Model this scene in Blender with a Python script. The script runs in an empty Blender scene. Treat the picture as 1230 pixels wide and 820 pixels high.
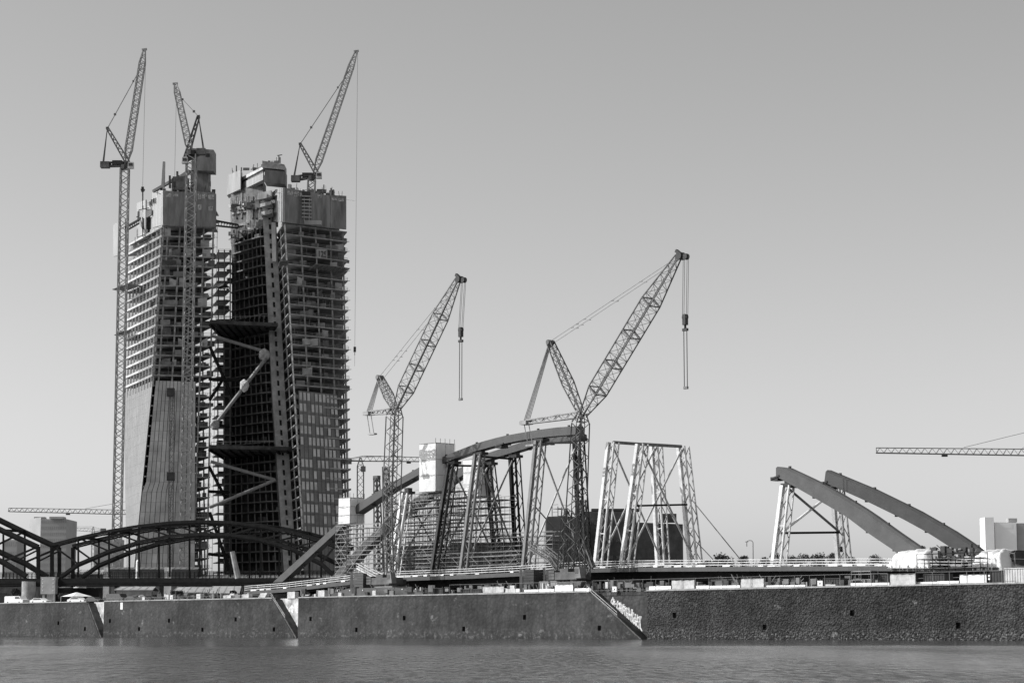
import bpy, math, random
from mathutils import Vector, Matrix
random.seed(7)
S = bpy.context.scene
C = S.collection
R = math.radians
V = Vector

# ------------------------------------------------------------------ camera, sky, sun, exposure
F = 2600.0                      # focal length in photo pixels (photo 1230 x 820)
TILT = math.atan(347.0 / F)
CAM = V((0, 0, 1.56))
cd = bpy.data.cameras.new('camera'); cam = bpy.data.objects.new('camera', cd); C.objects.link(cam)
cam.location = CAM; cam.rotation_euler = (R(90) + TILT, 0, 0)
cd.sensor_width = 36; cd.lens = 36 * F / 1230; cd.clip_start = 1; cd.clip_end = 20000
S.camera = cam
SUN_AZ = V((-.998, -.06)).normalized(); SUN_EL = R(38)
w = bpy.data.worlds.new('World'); S.world = w; w.use_nodes = True
nt = w.node_tree; bg = nt.nodes['Background']
sky = nt.nodes.new('ShaderNodeTexSky'); sky.sky_type = 'NISHITA'; sky.sun_disc = False
sky.sun_elevation = SUN_EL; sky.sun_rotation = math.atan2(SUN_AZ.x, SUN_AZ.y)
sky.air_density = 1.0; sky.dust_density = 1.7; sky.ozone_density = 1.0
sep = nt.nodes.new('ShaderNodeSeparateColor'); nt.links.new(sky.outputs[0], sep.inputs[0])
def wm(op, a, b):
    n = nt.nodes.new('ShaderNodeMath'); n.operation = op
    for i, x in enumerate((a, b)):
        if isinstance(x, (int, float)): n.inputs[i].default_value = x
        else: nt.links.new(x, n.inputs[i])
    return n.outputs[0]
# a black and white film sees the sky through an orange filter: mostly red and green light
g = wm('ADD', wm('MULTIPLY', sep.outputs[0], 0.55), wm('MULTIPLY', sep.outputs[1], 0.45))
nt.links.new(g, bg.inputs[0]); bg.inputs[1].default_value = 0.142
sl = bpy.data.lights.new('sun', 'SUN'); so = bpy.data.objects.new('sun', sl); C.objects.link(so)
sl.energy = 3.4; sl.angle = R(0.5); sl.color = (1, 1, 1)
sd = V((SUN_AZ.x * math.cos(SUN_EL), SUN_AZ.y * math.cos(SUN_EL), math.sin(SUN_EL)))
so.rotation_euler = sd.to_track_quat('Z', 'Y').to_euler()
S.view_settings.view_transform = 'Standard'; S.view_settings.look = 'None'
S.view_settings.exposure = 0.38; S.view_settings.gamma = 1; S.view_settings.use_curve_mapping = False

# ------------------------------------------------------------------ photo geometry
ct, st = math.cos(TILT), math.sin(TILT)
def ray(px, py):
    a = (px - 615) / F; b = (410 - py) / F
    return V((a, ct - b * st, st + b * ct))
def P(px, py, D):                                   # the point seen at a pixel, D metres in front
    d = ray(px, py); return CAM + d * (D / d.y)
def Pz(px, py, z):
    d = ray(px, py); return CAM + d * ((z - CAM.z) / d.z)
QZ = 8.8                                            # height of the quay above the river
_a = P(0, 727.5, 594); _b = P(1230, 702, 339)
_a.z = _b.z = 0
U = (_b - _a).normalized(); N = V((-U.y, U.x, 0))   # along the quay (towards the right), and inland
W0 = _a.copy()
UP = V((0, 0, 1))
def PW(px, py, o):                                  # the point seen at a pixel on a vertical plane o metres inland
    d = ray(px, py); k = (o + N.dot(W0) - N.dot(CAM)) / N.dot(d)
    return CAM + d * k
def SO(s, o, z): return W0 + U * s + N * o + UP * z
def s_of(px, o=0, py=715): return (PW(px, py, o) - W0).dot(U)

# ------------------------------------------------------------------ materials (all greys: the photograph is black and white)
MATS = {}
def mat(name, v, rough=.7, var=.12, scale=.6, metal=0, spec=.35, bump=0, kind='noise'):
    if name in MATS: return MATS[name]
    m = bpy.data.materials.new(name); m.use_nodes = True; t = m.node_tree
    b = t.nodes['Principled BSDF']; b.inputs['Roughness'].default_value = rough
    b.inputs['Metallic'].default_value = metal; b.inputs['Specular IOR Level'].default_value = spec
    tc = t.nodes.new('ShaderNodeTexCoord')
    n = t.nodes.new('ShaderNodeTexNoise'); n.inputs['Scale'].default_value = scale
    n.inputs['Detail'].default_value = 5; n.inputs['Roughness'].default_value = .65
    mp = t.nodes.new('ShaderNodeMapping'); t.links.new(tc.outputs['Object'], mp.inputs[0])
    if kind == 'streak': mp.inputs['Scale'].default_value = (1, 1, .18)
    t.links.new(mp.outputs[0], n.inputs['Vector'])
    r = t.nodes.new('ShaderNodeValToRGB'); e = r.color_ramp.elements
    lo, hi = max(0, v * (1 - var * 1.8)), min(1, v * (1 + var * 1.8))
    e[0].position = .3; e[0].color = (lo, lo, lo, 1); e[1].position = .7; e[1].color = (hi, hi, hi, 1)
    t.links.new(n.outputs[0], r.inputs[0]); t.links.new(r.outputs[0], b.inputs['Base Color'])
    if bump:
        bp = t.nodes.new('ShaderNodeBump'); bp.inputs['Strength'].default_value = bump; bp.inputs['Distance'].default_value = .2
        t.links.new(n.outputs[0], bp.inputs['Height']); t.links.new(bp.outputs[0], b.inputs['Normal'])
    MATS[name] = m; return m
M = dict(
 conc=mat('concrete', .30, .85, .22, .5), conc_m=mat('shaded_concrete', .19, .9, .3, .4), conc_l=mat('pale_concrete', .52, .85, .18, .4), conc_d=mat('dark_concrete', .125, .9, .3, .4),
 conc_w=mat('sunlit_concrete', .72, .85, .1, .4), inner=mat('shaded_interior', .06, .95, .4, .3), steel_d=mat('dark_riveted_steel', .014, .7, .3, .8, spec=.15), black=mat('black_paint', .03, .5, .3, 1),  # whitest concrete holds sunlight, interior grey holds shade, both as colour
 steel=mat('grey_steel', .17, .45, .15, .7), steel_l=mat('light_steel', .42, .45, .15, .8), white_t=mat('dusty_white_paint', .62, .5, .15, .8), white=mat('white_paint', .80, .5, .08, .8),
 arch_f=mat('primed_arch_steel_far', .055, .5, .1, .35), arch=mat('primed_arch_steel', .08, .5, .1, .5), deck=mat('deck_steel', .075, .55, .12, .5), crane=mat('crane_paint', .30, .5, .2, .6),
 crane_d=mat('crawler_crane_paint', .095, .5, .25, .6), crane_m=mat('weathered_crane_paint', .17, .5, .2, .6), crane_w=mat('pale_crane_paint', .5, .5, .15, .6), rope=mat('wire_rope', .16, .6, .1, 1),
 net=mat('screen_sheet', .2, .8, .3, .35, kind='streak'), net_l=mat('pale_screen_sheet', .36, .8, .12, .3, kind='streak'),
 glass=mat('facade_glass', .43, .22, .16, .12, spec=.6), glass2=mat('facade_glass_lighter', .50, .22, .16, .12, spec=.6),
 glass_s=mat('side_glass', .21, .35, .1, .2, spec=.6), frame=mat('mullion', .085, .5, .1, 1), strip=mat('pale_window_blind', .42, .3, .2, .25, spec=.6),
 clad=mat('panel_cladding', .15, .45, .2, .2), wrap=mat('white_sheeting', .86, .6, .05, .5, bump=.5), banner=mat('banner_cloth', .44, .8, .2, .8),
 scaf_r=mat('galvanised_rail', .55, .4, .2, .6), scaf=mat('scaffold_tube', .27, .4, .2, .6), plank=mat('scaffold_plank', .16, .8, .3, .6), brick_w=mat('warehouse_wall', .085, .9, .2, .5), brick=mat('warehouse_brick', .055, .9, .2, .5),
 far=mat('distant_cladding', .34, .8, .08, .05), far_l=mat('distant_pale_wall', .85, .8, .05, .05), leaf=mat('leaves', .05, .8, .4, .3),
 bark=mat('bark', .05, .9, .3, 1), car_d=mat('dark_car_paint', .03, .25, .1, 1, spec=.6), car_l=mat('pale_car_paint', .62, .3, .05, 1, spec=.6),
 window=mat('dark_window', .02, .1, .1, 1, spec=.7), tyre=mat('rubber', .02, .9, .1, 1), paint_w=mat('whitewash_paint', .7, .9, .3, 1.5), paint=mat('graffiti_paint', .5, .9, .5, 2.2),
 roof=mat('sheet_roof', .33, .6, .15, .4), box=mat('container_paint', .36, .6, .1, .5))

_t = M['wrap'].node_tree; _o = _t.nodes['Material Output']; _m = _t.nodes.new('ShaderNodeMixShader'); _r = _t.nodes.new('ShaderNodeBsdfTranslucent'); _r.inputs[0].default_value = (.9, .9, .9, 1)
_m.inputs[0].default_value = .22; _t.links.new(_t.nodes['Principled BSDF'].outputs[0], _m.inputs[1]); _t.links.new(_r.outputs[0], _m.inputs[2]); _t.links.new(_m.outputs[0], _o.inputs[0])

def math_(t, op, a, b_):
    n = t.nodes.new('ShaderNodeMath'); n.operation = op; t.links.new(a, n.inputs[0]); n.inputs[1].default_value = b_; return n.outputs[0]
def wall_mat(name, rubble):
    m = bpy.data.materials.new(name); m.use_nodes = True; t = m.node_tree; L = t.links
    b = t.nodes['Principled BSDF']; b.inputs['Roughness'].default_value = .9; b.inputs['Specular IOR Level'].default_value = .2
    tc = t.nodes.new('ShaderNodeTexCoord'); mp = t.nodes.new('ShaderNodeMapping'); L.new(tc.outputs['Object'], mp.inputs[0])
    mp.inputs['Rotation'].default_value = (0, 0, -math.atan2(U.y, U.x))
    def noise(s, sc=None, det=6):
        n = t.nodes.new('ShaderNodeTexNoise'); n.inputs['Scale'].default_value = s; n.inputs['Detail'].default_value = det; n.inputs['Roughness'].default_value = .7
        if sc:
            q = t.nodes.new('ShaderNodeMapping'); q.inputs['Scale'].default_value = sc; L.new(mp.outputs[0], q.inputs[0]); L.new(q.outputs[0], n.inputs[0])
        else: L.new(mp.outputs[0], n.inputs[0])
        return n.outputs[0]
    def ramp(x, a, va, c, vc):
        r = t.nodes.new('ShaderNodeValToRGB'); e = r.color_ramp.elements
        e[0].position = a; e[0].color = (va, va, va, 1); e[1].position = c; e[1].color = (vc, vc, vc, 1); L.new(x, r.inputs[0]); return r.outputs[0]
    def mul(a, b_, mode='MULTIPLY', f=1):
        x = t.nodes.new('ShaderNodeMix'); x.data_type = 'RGBA'; x.blend_type = mode
        if isinstance(f, (int, float)): x.inputs[0].default_value = f
        else: L.new(f, x.inputs[0])
        L.new(a, x.inputs[6]); L.new(b_, x.inputs[7]); return x.outputs[2]
    v = t.nodes.new('ShaderNodeTexVoronoi'); v.inputs['Scale'].default_value = 2.8 if rubble else 1.5
    v.feature = 'F1'; v.inputs['Randomness'].default_value = .9
    L.new(mp.outputs[0], v.inputs['Vector'])
    sp = t.nodes.new('ShaderNodeSeparateColor'); L.new(v.outputs['Color'], sp.inputs[0])
    base = ramp(sp.outputs[0], 0, .036 if rubble else .05, 1, .07 if rubble else .06)
    joint = ramp(v.outputs['Distance'], .3 if rubble else .4, 1, .65, .55 if rubble else .85)
    c = mul(base, joint)
    c = mul(c, ramp(noise(.07), .38, .62, .62, 1.3)); c = mul(c, ramp(noise(.5, None, 9), .35, .8, .65, 1.15))
    c = mul(c, ramp(noise(.8, (1, 1, .07), 7), .38, .84, .62, 1.1))
    cz = t.nodes.new('ShaderNodeSeparateXYZ'); L.new(tc.outputs['Object'], cz.inputs[0]); c = mul(c, ramp(math_(t, 'MULTIPLY', cz.outputs[2], 1 / 8.8), .0, .74, .1, 1.0)) ; c = mul(c, ramp(math_(t, 'MULTIPLY', cz.outputs[2], 1 / 8.8), .9, 1.0, 1.0, .72))
    # lime bloom and scum above the water line
    sx = t.nodes.new('ShaderNodeSeparateXYZ'); L.new(tc.outputs['Object'], sx.inputs[0])
    hz = ramp(sx.outputs[2], .25, 1, .4, 0); hz2 = t.nodes.new('ShaderNodeMapRange'); L.new(sx.outputs[2], hz2.inputs[0])
    hz2.inputs[1].default_value = .8; hz2.inputs[2].default_value = 2.3; hz2.inputs[3].default_value = 1; hz2.inputs[4].default_value = 0
    sc = ramp(noise(1.9 if rubble else 1.1, (1, 1, 1.3), 8), .52, 0, .66, .6 if rubble else .35)
    mm = t.nodes.new('ShaderNodeMath'); mm.operation = 'MULTIPLY'; L.new(sc, mm.inputs[0]); L.new(hz2.outputs[0], mm.inputs[1])
    pale = t.nodes.new('ShaderNodeRGB'); pale.outputs[0].default_value = (.33, .33, .33, 1)
    c = mul(c, pale.outputs[0], 'MIX', mm.outputs[0])
    patches = ramp(noise(.26, (1, 1, 1.5), 9), .60, 0, .69, .45); c = mul(c, pale.outputs[0], 'MIX', patches)
    L.new(c, b.inputs['Base Color'])
    bp = t.nodes.new('ShaderNodeBump'); bp.inputs['Strength'].default_value = 1 if rubble else .35; bp.inputs['Distance'].default_value = .25; bp.invert = True
    L.new(v.outputs['Distance'], bp.inputs['Height']); L.new(bp.outputs[0], b.inputs['Normal'])
    MATS[name] = m; return m
M['rubble'] = wall_mat('rubble_masonry', True); M['ashlar'] = wall_mat('weathered_masonry', False)

# ------------------------------------------------------------------ mesh builder
class MB:
    def __init__(s): s.v = []; s.f = []; s.m = []
    def quad(s, pts, mi=0):
        i = len(s.v); s.v += [V(p) for p in pts]; s.f.append(tuple(range(i, i + len(pts)))); s.m.append(mi); return s
    def hexa(s, b, t, mi=0):                        # bottom ring and top ring, any count
        n = len(b); i = len(s.v); s.v += [V(p) for p in b] + [V(p) for p in t]
        s.f.append(tuple(range(i + n - 1, i - 1, -1))); s.m.append(mi)
        s.f.append(tuple(range(i + n, i + 2 * n))); s.m.append(mi)
        for k in range(n):
            l = (k + 1) % n; s.f.append((i + k, i + l, i + n + l, i + n + k)); s.m.append(mi)
        return s
    def box(s, c, a, b, h, mi=0):                   # base centre, half vectors a and b, height vector
        c, a, b = V(c), V(a), V(b); h = V(h) if not isinstance(h, (int, float)) else UP * h
        r = [c - a - b, c + a - b, c + a + b, c - a + b]
        return s.hexa(r, [p + h for p in r], mi)
    def bar(s, p, q, r, r2=None, mi=0, side=None, n=4):
        p, q = V(p), V(q); d = q - p
        if d.length < 1e-6: return s
        d.normalize(); x = V(side) if side else (UP if abs(d.z) < .9 else V((1, 0, 0)))
        x = (x - d * x.dot(d)).normalized(); y = d.cross(x); r2 = r if r2 is None else r2
        A = []; B = []
        for k in range(n):
            t = 2 * math.pi * (k + .5) / n; e = x * math.cos(t) + y * math.sin(t)
            A.append(p + e * r * (1.414 if n == 4 else 1)); B.append(q + e * r2 * (1.414 if n == 4 else 1))
        return s.hexa(A, B, mi)
    def poly(s, pts, r, mi=0):
        for a, b in zip(pts, pts[1:]): s.bar(a, b, r, mi=mi)
        return s
    def lattice(s, p, q, w0, w1, n, rc, rb, side=V((1, 0, 0)), mi=0, cross=False, d0=None, d1=None):
        p, q = V(p), V(q); d = (q - p).normalized(); x = (side - d * side.dot(d)).normalized(); y = d.cross(x)
        d0 = w0 if d0 is None else d0; d1 = w1 if d1 is None else d1
        rings = []
        for i in range(n + 1):
            t = i / n; c = p.lerp(q, t); a = (w0 + (w1 - w0) * t) / 2; b = (d0 + (d1 - d0) * t) / 2
            rings.append([c - x * a - y * b, c + x * a - y * b, c + x * a + y * b, c - x * a + y * b])
        for k in range(4): s.bar(rings[0][k], rings[-1][k], rc, mi=mi)
        for i in range(n):
            for k in range(4):
                l = (k + 1) % 4
                u, v = (k, l) if (i + k) % 2 else (l, k)
                s.bar(rings[i][u], rings[i + 1][v], rb, mi=mi)
                if cross: s.bar(rings[i + 1][k], rings[i + 1][l], rb, mi=mi)
        return s
    def build(s, name, m, parent=None, smooth=False, origin=None):
        me = bpy.data.meshes.new(name)
        if parent is not None: o = ORG[parent.name]
        elif origin is not None: o = V(origin)
        else:
            xs = [v.x for v in s.v]; ys = [v.y for v in s.v]; zs = [v.z for v in s.v]
            o = V(((min(xs) + max(xs)) / 2, (min(ys) + max(ys)) / 2, min(zs)))
        me.from_pydata([v - o for v in s.v], [], s.f)
        ms = m if isinstance(m, (list, tuple)) else [m]
        for x in ms: me.materials.append(x)
        for p, i in zip(me.polygons, s.m): p.material_index = min(i, len(ms) - 1); p.use_smooth = smooth
        me.update()
        ob = bpy.data.objects.new(name, me); C.objects.link(ob)
        if parent is not None: ob.parent = parent
        else: ob.location = o
        ORG[ob.name] = o
        return ob
ORG = {}
def T(name, label, cat, loc, group=None):
    o = bpy.data.objects.new(name, None); C.objects.link(o); o.location = loc; o.empty_display_size = .5
    ORG[o.name] = V(loc); return tag(o, label, cat, group)
def tag(o, label, cat, group=None):
    o['label'] = label; o['category'] = cat
    if group: o['group'] = group
    return o
def struct(o, k='structure'): o['kind'] = k; return o
def lerp(a, b, t): return a + (b - a) * t
def table(tb, x):
    if x <= tb[0][0]: return tb[0][1]
    for (a, u), (b, v) in zip(tb, tb[1:]):
        if x <= b: return lerp(u, v, (x - a) / (b - a))
    return tb[-1][1]

# ------------------------------------------------------------------ water, ground
mb = MB(); mb.quad([V((-3000, -600, 0)), V((3000, -600, 0)), V((3000, 6000, 0)), V((-3000, 6000, 0))])
wm_ = bpy.data.materials.new('river_water'); wm_.use_nodes = True; t = wm_.node_tree; b = t.nodes['Principled BSDF']
b.inputs['Base Color'].default_value = (.045, .045, .045, 1); b.inputs['Roughness'].default_value = .12; b.inputs['IOR'].default_value = 1.33
tc = t.nodes.new('ShaderNodeTexCoord'); prev = None
sy = t.nodes.new('ShaderNodeSeparateXYZ'); t.links.new(tc.outputs['Object'], sy.inputs[0])
wv = t.nodes.new('ShaderNodeTexNoise'); wv.inputs['Scale'].default_value = .035; wv.inputs['Detail'].default_value = 3; t.links.new(tc.outputs['Object'], wv.inputs['Vector'])
off = t.nodes.new('ShaderNodeMath'); off.operation = 'MULTIPLY_ADD'; off.inputs[1].default_value = 55; t.links.new(wv.outputs[0], off.inputs[0]); t.links.new(sy.outputs[1], off.inputs[2])
lane = t.nodes.new('ShaderNodeMapRange'); lane.inputs[1].default_value = 214; lane.inputs[2].default_value = 262; lane.inputs[3].default_value = 1; lane.inputs[4].default_value = .06
t.links.new(off.outputs[0], lane.inputs[0])     # a sheltered calm lane runs along the foot of the quay wall
gn = t.nodes.new('ShaderNodeTexNoise'); gn.inputs['Scale'].default_value = 1; gn.inputs['Detail'].default_value = 6; gn.inputs['Roughness'].default_value = .7; gn.inputs['Distortion'].default_value = .3
gm = t.nodes.new('ShaderNodeMapping'); gm.inputs['Scale'].default_value = (2.1, .34, 1); t.links.new(tc.outputs['Object'], gm.inputs[0]); t.links.new(gm.outputs[0], gn.inputs['Vector'])
g2n = t.nodes.new('ShaderNodeTexNoise'); g2n.inputs['Scale'].default_value = 1; g2n.inputs['Detail'].default_value = 3
g2m = t.nodes.new('ShaderNodeMapping'); g2m.inputs['Scale'].default_value = (.06, .006, 1); g2m.inputs['Location'].default_value = (3.3, .4, 0); t.links.new(tc.outputs['Object'], g2m.inputs[0]); t.links.new(g2m.outputs[0], g2n.inputs['Vector'])
g2r = t.nodes.new('ShaderNodeMapRange'); g2r.inputs[1].default_value = .38; g2r.inputs[2].default_value = .62; g2r.inputs[3].default_value = .4; g2r.inputs[4].default_value = 1.15; t.links.new(g2n.outputs[0], g2r.inputs[0])
g2x = t.nodes.new('ShaderNodeMath'); g2x.operation = 'MULTIPLY'; t.links.new(g2r.outputs[0], g2x.inputs[0]); t.links.new(lane.outputs[0], g2x.inputs[1]); lane = g2x
gr = t.nodes.new('ShaderNodeMapRange'); gr.inputs[1].default_value = .36; gr.inputs[2].default_value = .64; gr.inputs[3].default_value = .22; gr.inputs[4].default_value = 1.0; t.links.new(gn.outputs[0], gr.inputs[0])
gl_ = t.nodes.new('ShaderNodeMath'); gl_.operation = 'MULTIPLY'; t.links.new(gr.outputs[0], gl_.inputs[0]); t.links.new(lane.outputs[0], gl_.inputs[1]); lane = gl_
for sc, stg, dist, det in (((1.7, .42, 1), 1, 1.3, 7), ((.16, .07, 1), .8, 4.0, 3), ((5, 1.3, 1), 1, .35, 4)):
    mp = t.nodes.new('ShaderNodeMapping'); mp.inputs['Scale'].default_value = sc; t.links.new(tc.outputs['Object'], mp.inputs[0])
    n = t.nodes.new('ShaderNodeTexNoise'); n.inputs['Scale'].default_value = 1; n.inputs['Detail'].default_value = det; n.inputs['Distortion'].default_value = .5; n.inputs['Roughness'].default_value = .62
    t.links.new(mp.outputs[0], n.inputs['Vector'])
    bp = t.nodes.new('ShaderNodeBump'); bp.inputs['Distance'].default_value = dist
    ml = t.nodes.new('ShaderNodeMath'); ml.operation = 'MULTIPLY'; ml.inputs[1].default_value = stg; t.links.new(lane.outputs[0], ml.inputs[0]); t.links.new(ml.outputs[0], bp.inputs['Strength'])
    t.links.new(n.outputs[0], bp.inputs['Height'])
    if prev: t.links.new(prev.outputs[0], bp.inputs['Normal'])
    prev = bp
t.links.new(prev.outputs[0], b.inputs['Normal'])
rg = t.nodes.new('ShaderNodeMapRange'); rg.inputs[1].default_value = 0; rg.inputs[2].default_value = 1; rg.inputs[3].default_value = .08; rg.inputs[4].default_value = .42
t.links.new(lane.outputs[0], rg.inputs[0]); t.links.new(rg.outputs[0], b.inputs['Roughness'])
struct(mb.build('water', wm_, origin=V((0, 0, 0))))
mb = MB(); GZ = QZ - .05
mb.quad([SO(-900, 2.2, GZ), SO(900, 2.2, GZ), SO(900, 6000, GZ), SO(-900, 6000, GZ)])
for sgn in (-1, 1):
    mb.quad([SO(sgn * 900, 2.2, GZ), SO(sgn * 900, 6000, GZ), SO(sgn * 6000, 6000, GZ), SO(sgn * 6000, 2.2, GZ)][::1 if sgn < 0 else -1])
struct(mb.build('ground', mat('dusty_ground', .2, .95, .25, .05, bump=.3)))

# ------------------------------------------------------------------ quay wall with three slanting stairs
qw = T('quay_wall', 'long dark stone river wall with slanting stairs down to the water', 'quay wall', SO(s_of(600), 0, 0))
notch = [(104, 119.5, 124.5), (327, 354, 358), (708, 768, 777)]
NS = [tuple(s_of(x, 0, y) for x, y in zip(n, (720, 765, 740))) for n in notch]
SL, SR = s_of(-150), s_of(1230) + 90
edges = []
prevs = SL; DZ = -2.0
holes = [(14, 752), (33, 757), (45, 752), (70, 748), (102, 755), (132, 745.5), (167, 755), (203, 745), (243, 756), (283, 743.5), (329, 755.5), (373, 743), (428, 756), (485.5, 742), (557, 755),
         (630, 741), (720, 754), (810, 738.5), (918.5, 753), (1023.5, 736), (1151, 751), (52, 749), (100, 748)]
holes = holes[3:21]
for i in range(4):
    m = MB()
    if i: s0 = NS[i - 1][2]
    else: s0 = SL
    th = 2.2
    if i < 3:
        a, tip, r = NS[i]
        sl = (a - tip) / QZ
        front = [SO(s0, 0, DZ), SO(tip - sl * DZ * -1 if False else tip, 0, DZ), SO(tip, 0, 0), SO(a, 0, QZ), SO(s0, 0, QZ)]
    else: front = [SO(s0, 0, DZ), SO(SR, 0, DZ), SO(SR, 0, QZ), SO(s0, 0, QZ)]
    m.hexa(front, [p + N * th for p in front])
    ob = m.build('wall_section', M['rubble'] if i == 3 else M['ashlar'], qw)
    # mooring niches cut into the stone
    cut = MB(); cnt = 0
    lo_, hi_ = s0, (NS[i][0] if i < 3 else SR)
    for hx, hy in holes:
        p = PW(hx, hy, 0); ss = (p - W0).dot(U)
        if lo_ < ss < hi_ + (6 if i < 3 else 0):
            cut.box(p - UP * .45 - N * .5, U * .48, N * 1.1, .95); cnt += 1
    if cnt:
        co = cut.build('niche_cutter', M['inner'], qw)
        md = ob.modifiers.new('b', 'BOOLEAN'); md.object = co; md.operation = 'DIFFERENCE'; md.solver = 'EXACT'
        bpy.context.view_layer.update()
        me = bpy.data.meshes.new_from_object(ob.evaluated_get(bpy.context.evaluated_depsgraph_get()))
        ob.modifiers.clear(); ob.data = me; bpy.data.objects.remove(co)
    # coping stones
    m = MB(); s = s0 + .02; e = (NS[i][0] if i < 3 else SR) - .02
    while s < e - .5:
        q = min(s + random.uniform(1.6, 2.2), e); zz = random.uniform(-.02, .03)
        m.box(SO((s + q) / 2, .45, QZ + .004), U * ((q - s) / 2 - .015), N * .52, .22 + zz); s = q
    m.build('coping', M['conc'], qw)
M['gw'] = mat('painted_panel_wall', .48, .9, .35, .5)
for i, (a, tip, r) in enumerate(NS):
    m = MB(); m.hexa([SO(a - 3, 2.204, DZ), SO(r + .5, 2.204, DZ), SO(r + .5, 2.204, QZ - .004), SO(a - 3, 2.204, QZ - .004)],
                     [SO(a - 3, 2.9, DZ), SO(r + .5, 2.9, DZ), SO(r + .5, 2.9, QZ - .004), SO(a - 3, 2.9, QZ - .004)])
    bw = m.build('recess_wall', M['ashlar'] if i == 2 else M['gw'], qw)
    stp = MB(); n = 36
    for k in range(n):
        z = QZ * (1 - (k + 1) / n); ss = lerp(a, tip, k / n) ; sw = (tip - a) / n
        stp.box(SO(ss + sw / 2 + .3, 1.16, z - .9), U * (sw / 2 + .25), N * 1.03, .92 if k < n - 1 else .5)
    stt = stp.build('stair', M['conc_d'], qw)
    rl = MB()
    for h in (.55, 1.05): rl.bar(SO(a - .8, .1, QZ + h + .2), SO(lerp(a, tip, .55), .1, QZ * .45 + h), .045)
    for k in range(6):
        f = k / 5 * .55; p = SO(lerp(a, tip, f), .1, QZ * (1 - f)); rl.bar(p, p + UP * 1.08, .045)
    if i: rl.build('railing', M['steel_l'], stt)
    # graffiti: fat bubble strokes following the stair
    g_ = MB()
    if i == 2:
        for k in range(19):
            f = .0 + k * .053; x = 735.5 + 36 * f
            y0 = 717.5 + 23 * f + random.uniform(-1.2, 1.5); y1 = 730.5 + 27 * f + random.uniform(-1.5, 2)
            pts = [PW(x + random.uniform(-1, 1), y0, 2.19), PW(x + random.uniform(-2, 2), lerp(y0, y1, .4), 2.19), PW(x + random.uniform(-1.3, 1.3), lerp(y0, y1, .7), 2.19), PW(x + random.uniform(0, 3), y1, 2.19)]
            for A, B in zip(pts, pts[1:]):
                d = (B - A).normalized(); sd_ = d.cross(N) * random.uniform(.13, .24); g_.hexa([A - sd_, A + sd_, B + sd_, B - sd_], [q - N * .012 for q in (A - sd_, A + sd_, B + sd_, B - sd_)])
            if k % 3 == 1:
                A = PW(x - 2, lerp(y0, y1, .5), 2.17); B = PW(x + 3.5, lerp(y0, y1, .5) + random.uniform(-2, 3), 2.17)
                d = (B - A).normalized(); sd_ = d.cross(N) * .2; g_.hexa([A - sd_, A + sd_, B + sd_, B - sd_], [q - N * .012 for q in (A - sd_, A + sd_, B + sd_, B - sd_)])
    else:
        x0, x1, y0, y1 = ((110, 124, 729, 762), (336, 357, 724, 762))[i]
        for k in range(24):
            f = random.random(); x = lerp(x0 + 2, x1, f ** .8); top = y0 + 2; bot = lerp(y0 + 5, y1, max(0, (x - x0) / (x1 - x0)) )
            ya = lerp(top, bot, random.random() * .9); A = PW(x, ya, 2.19 - k * .0015); B = PW(x + random.uniform(-2.5, 2.5), ya + random.uniform(2, 8), 2.19 - k * .0015)
            d = (B - A).normalized(); sd_ = d.cross(N) * random.uniform(.2, .5); g_.hexa([A - sd_, A + sd_, B + sd_, B - sd_], [q - N * .0011 for q in (A - sd_, A + sd_, B + sd_, B - sd_)])
    g_.build('graffiti', M['paint'] if i == 2 else M['paint_w'], bw)

# ------------------------------------------------------------------ office towers under construction
DA = 780.0
def col3(tb, D):                                    # list of (py, px) -> world polyline, as function of z
    pts = sorted([(P(px, py, D).z, P(px, py, D)) for py, px in tb], key=lambda q: q[0])
    def f(z):
        if z <= pts[0][0]: i = 0
        elif z >= pts[-1][0]: i = len(pts) - 2
        else: i = next(k for k in range(len(pts) - 1) if pts[k][0] <= z <= pts[k + 1][0])
        (a, A), (b, B) = pts[i], pts[i + 1]; t = (z - a) / (b - a); q = A.lerp(B, t); q.z = z; return q
    return f
def slab(m, ring, th, mi=0): m.hexa([p - UP * th for p in ring], ring, mi)
FH = 3.66
def clutter(m, A, B, z, inward, n, hmax=2.4):
    for _ in range(n):
        t = random.random(); p = A.lerp(B, t) + inward * random.uniform(.8, 7); d = (B - A).normalized(); p.z = z
        m.box(p, d * random.uniform(.3, 2.2), inward * random.uniform(.2, .8), random.uniform(.5, hmax))

def zat(py, D): return P(615, py, D).z
# ---- tower A (left)
a1 = col3([(228, 198), (271, 196), (456, 183.5), (621, 167), (705, 159)], DA)
a2 = col3([(228, 259), (271, 257), (474, 253.5), (620, 251), (705, 250)], DA + 4)
a4 = col3([(240, 166), (300, 151), (457, 148.5), (634, 151.5), (705, 152)], DA + 42)
def a3(z): return a2(z) + (a4(z) - a1(z)) * .8
ta = T('office_tower', 'unfinished office tower with smooth glazed lower half and slanted pale side', 'tower', V((P(205, 700, DA).x, DA, GZ)))
ztop = zat(271, DA); zg = zat(457, DA); z0 = GZ
nf = int((ztop - z0) / FH); zs = [ztop - FH * k for k in range(nf + 1)]
inA = (a4(80) - a1(80)).normalized()
c = MB()
def ins(z, a, b, cc, d):                            # inset core rectangle in fractional coordinates
    def q(u, v): return a1(z).lerp(a2(z), u).lerp(a4(z).lerp(a3(z), u), v)
    return [q(a, cc), q(b, cc), q(b, d), q(a, d)]
c.hexa(ins(z0, .15, .72, .17, .85), ins(ztop, .15, .72, .17, .85)); c.build('core', M['inner'], ta)  # dark box put inside to stop light and keep the floors dark
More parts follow.
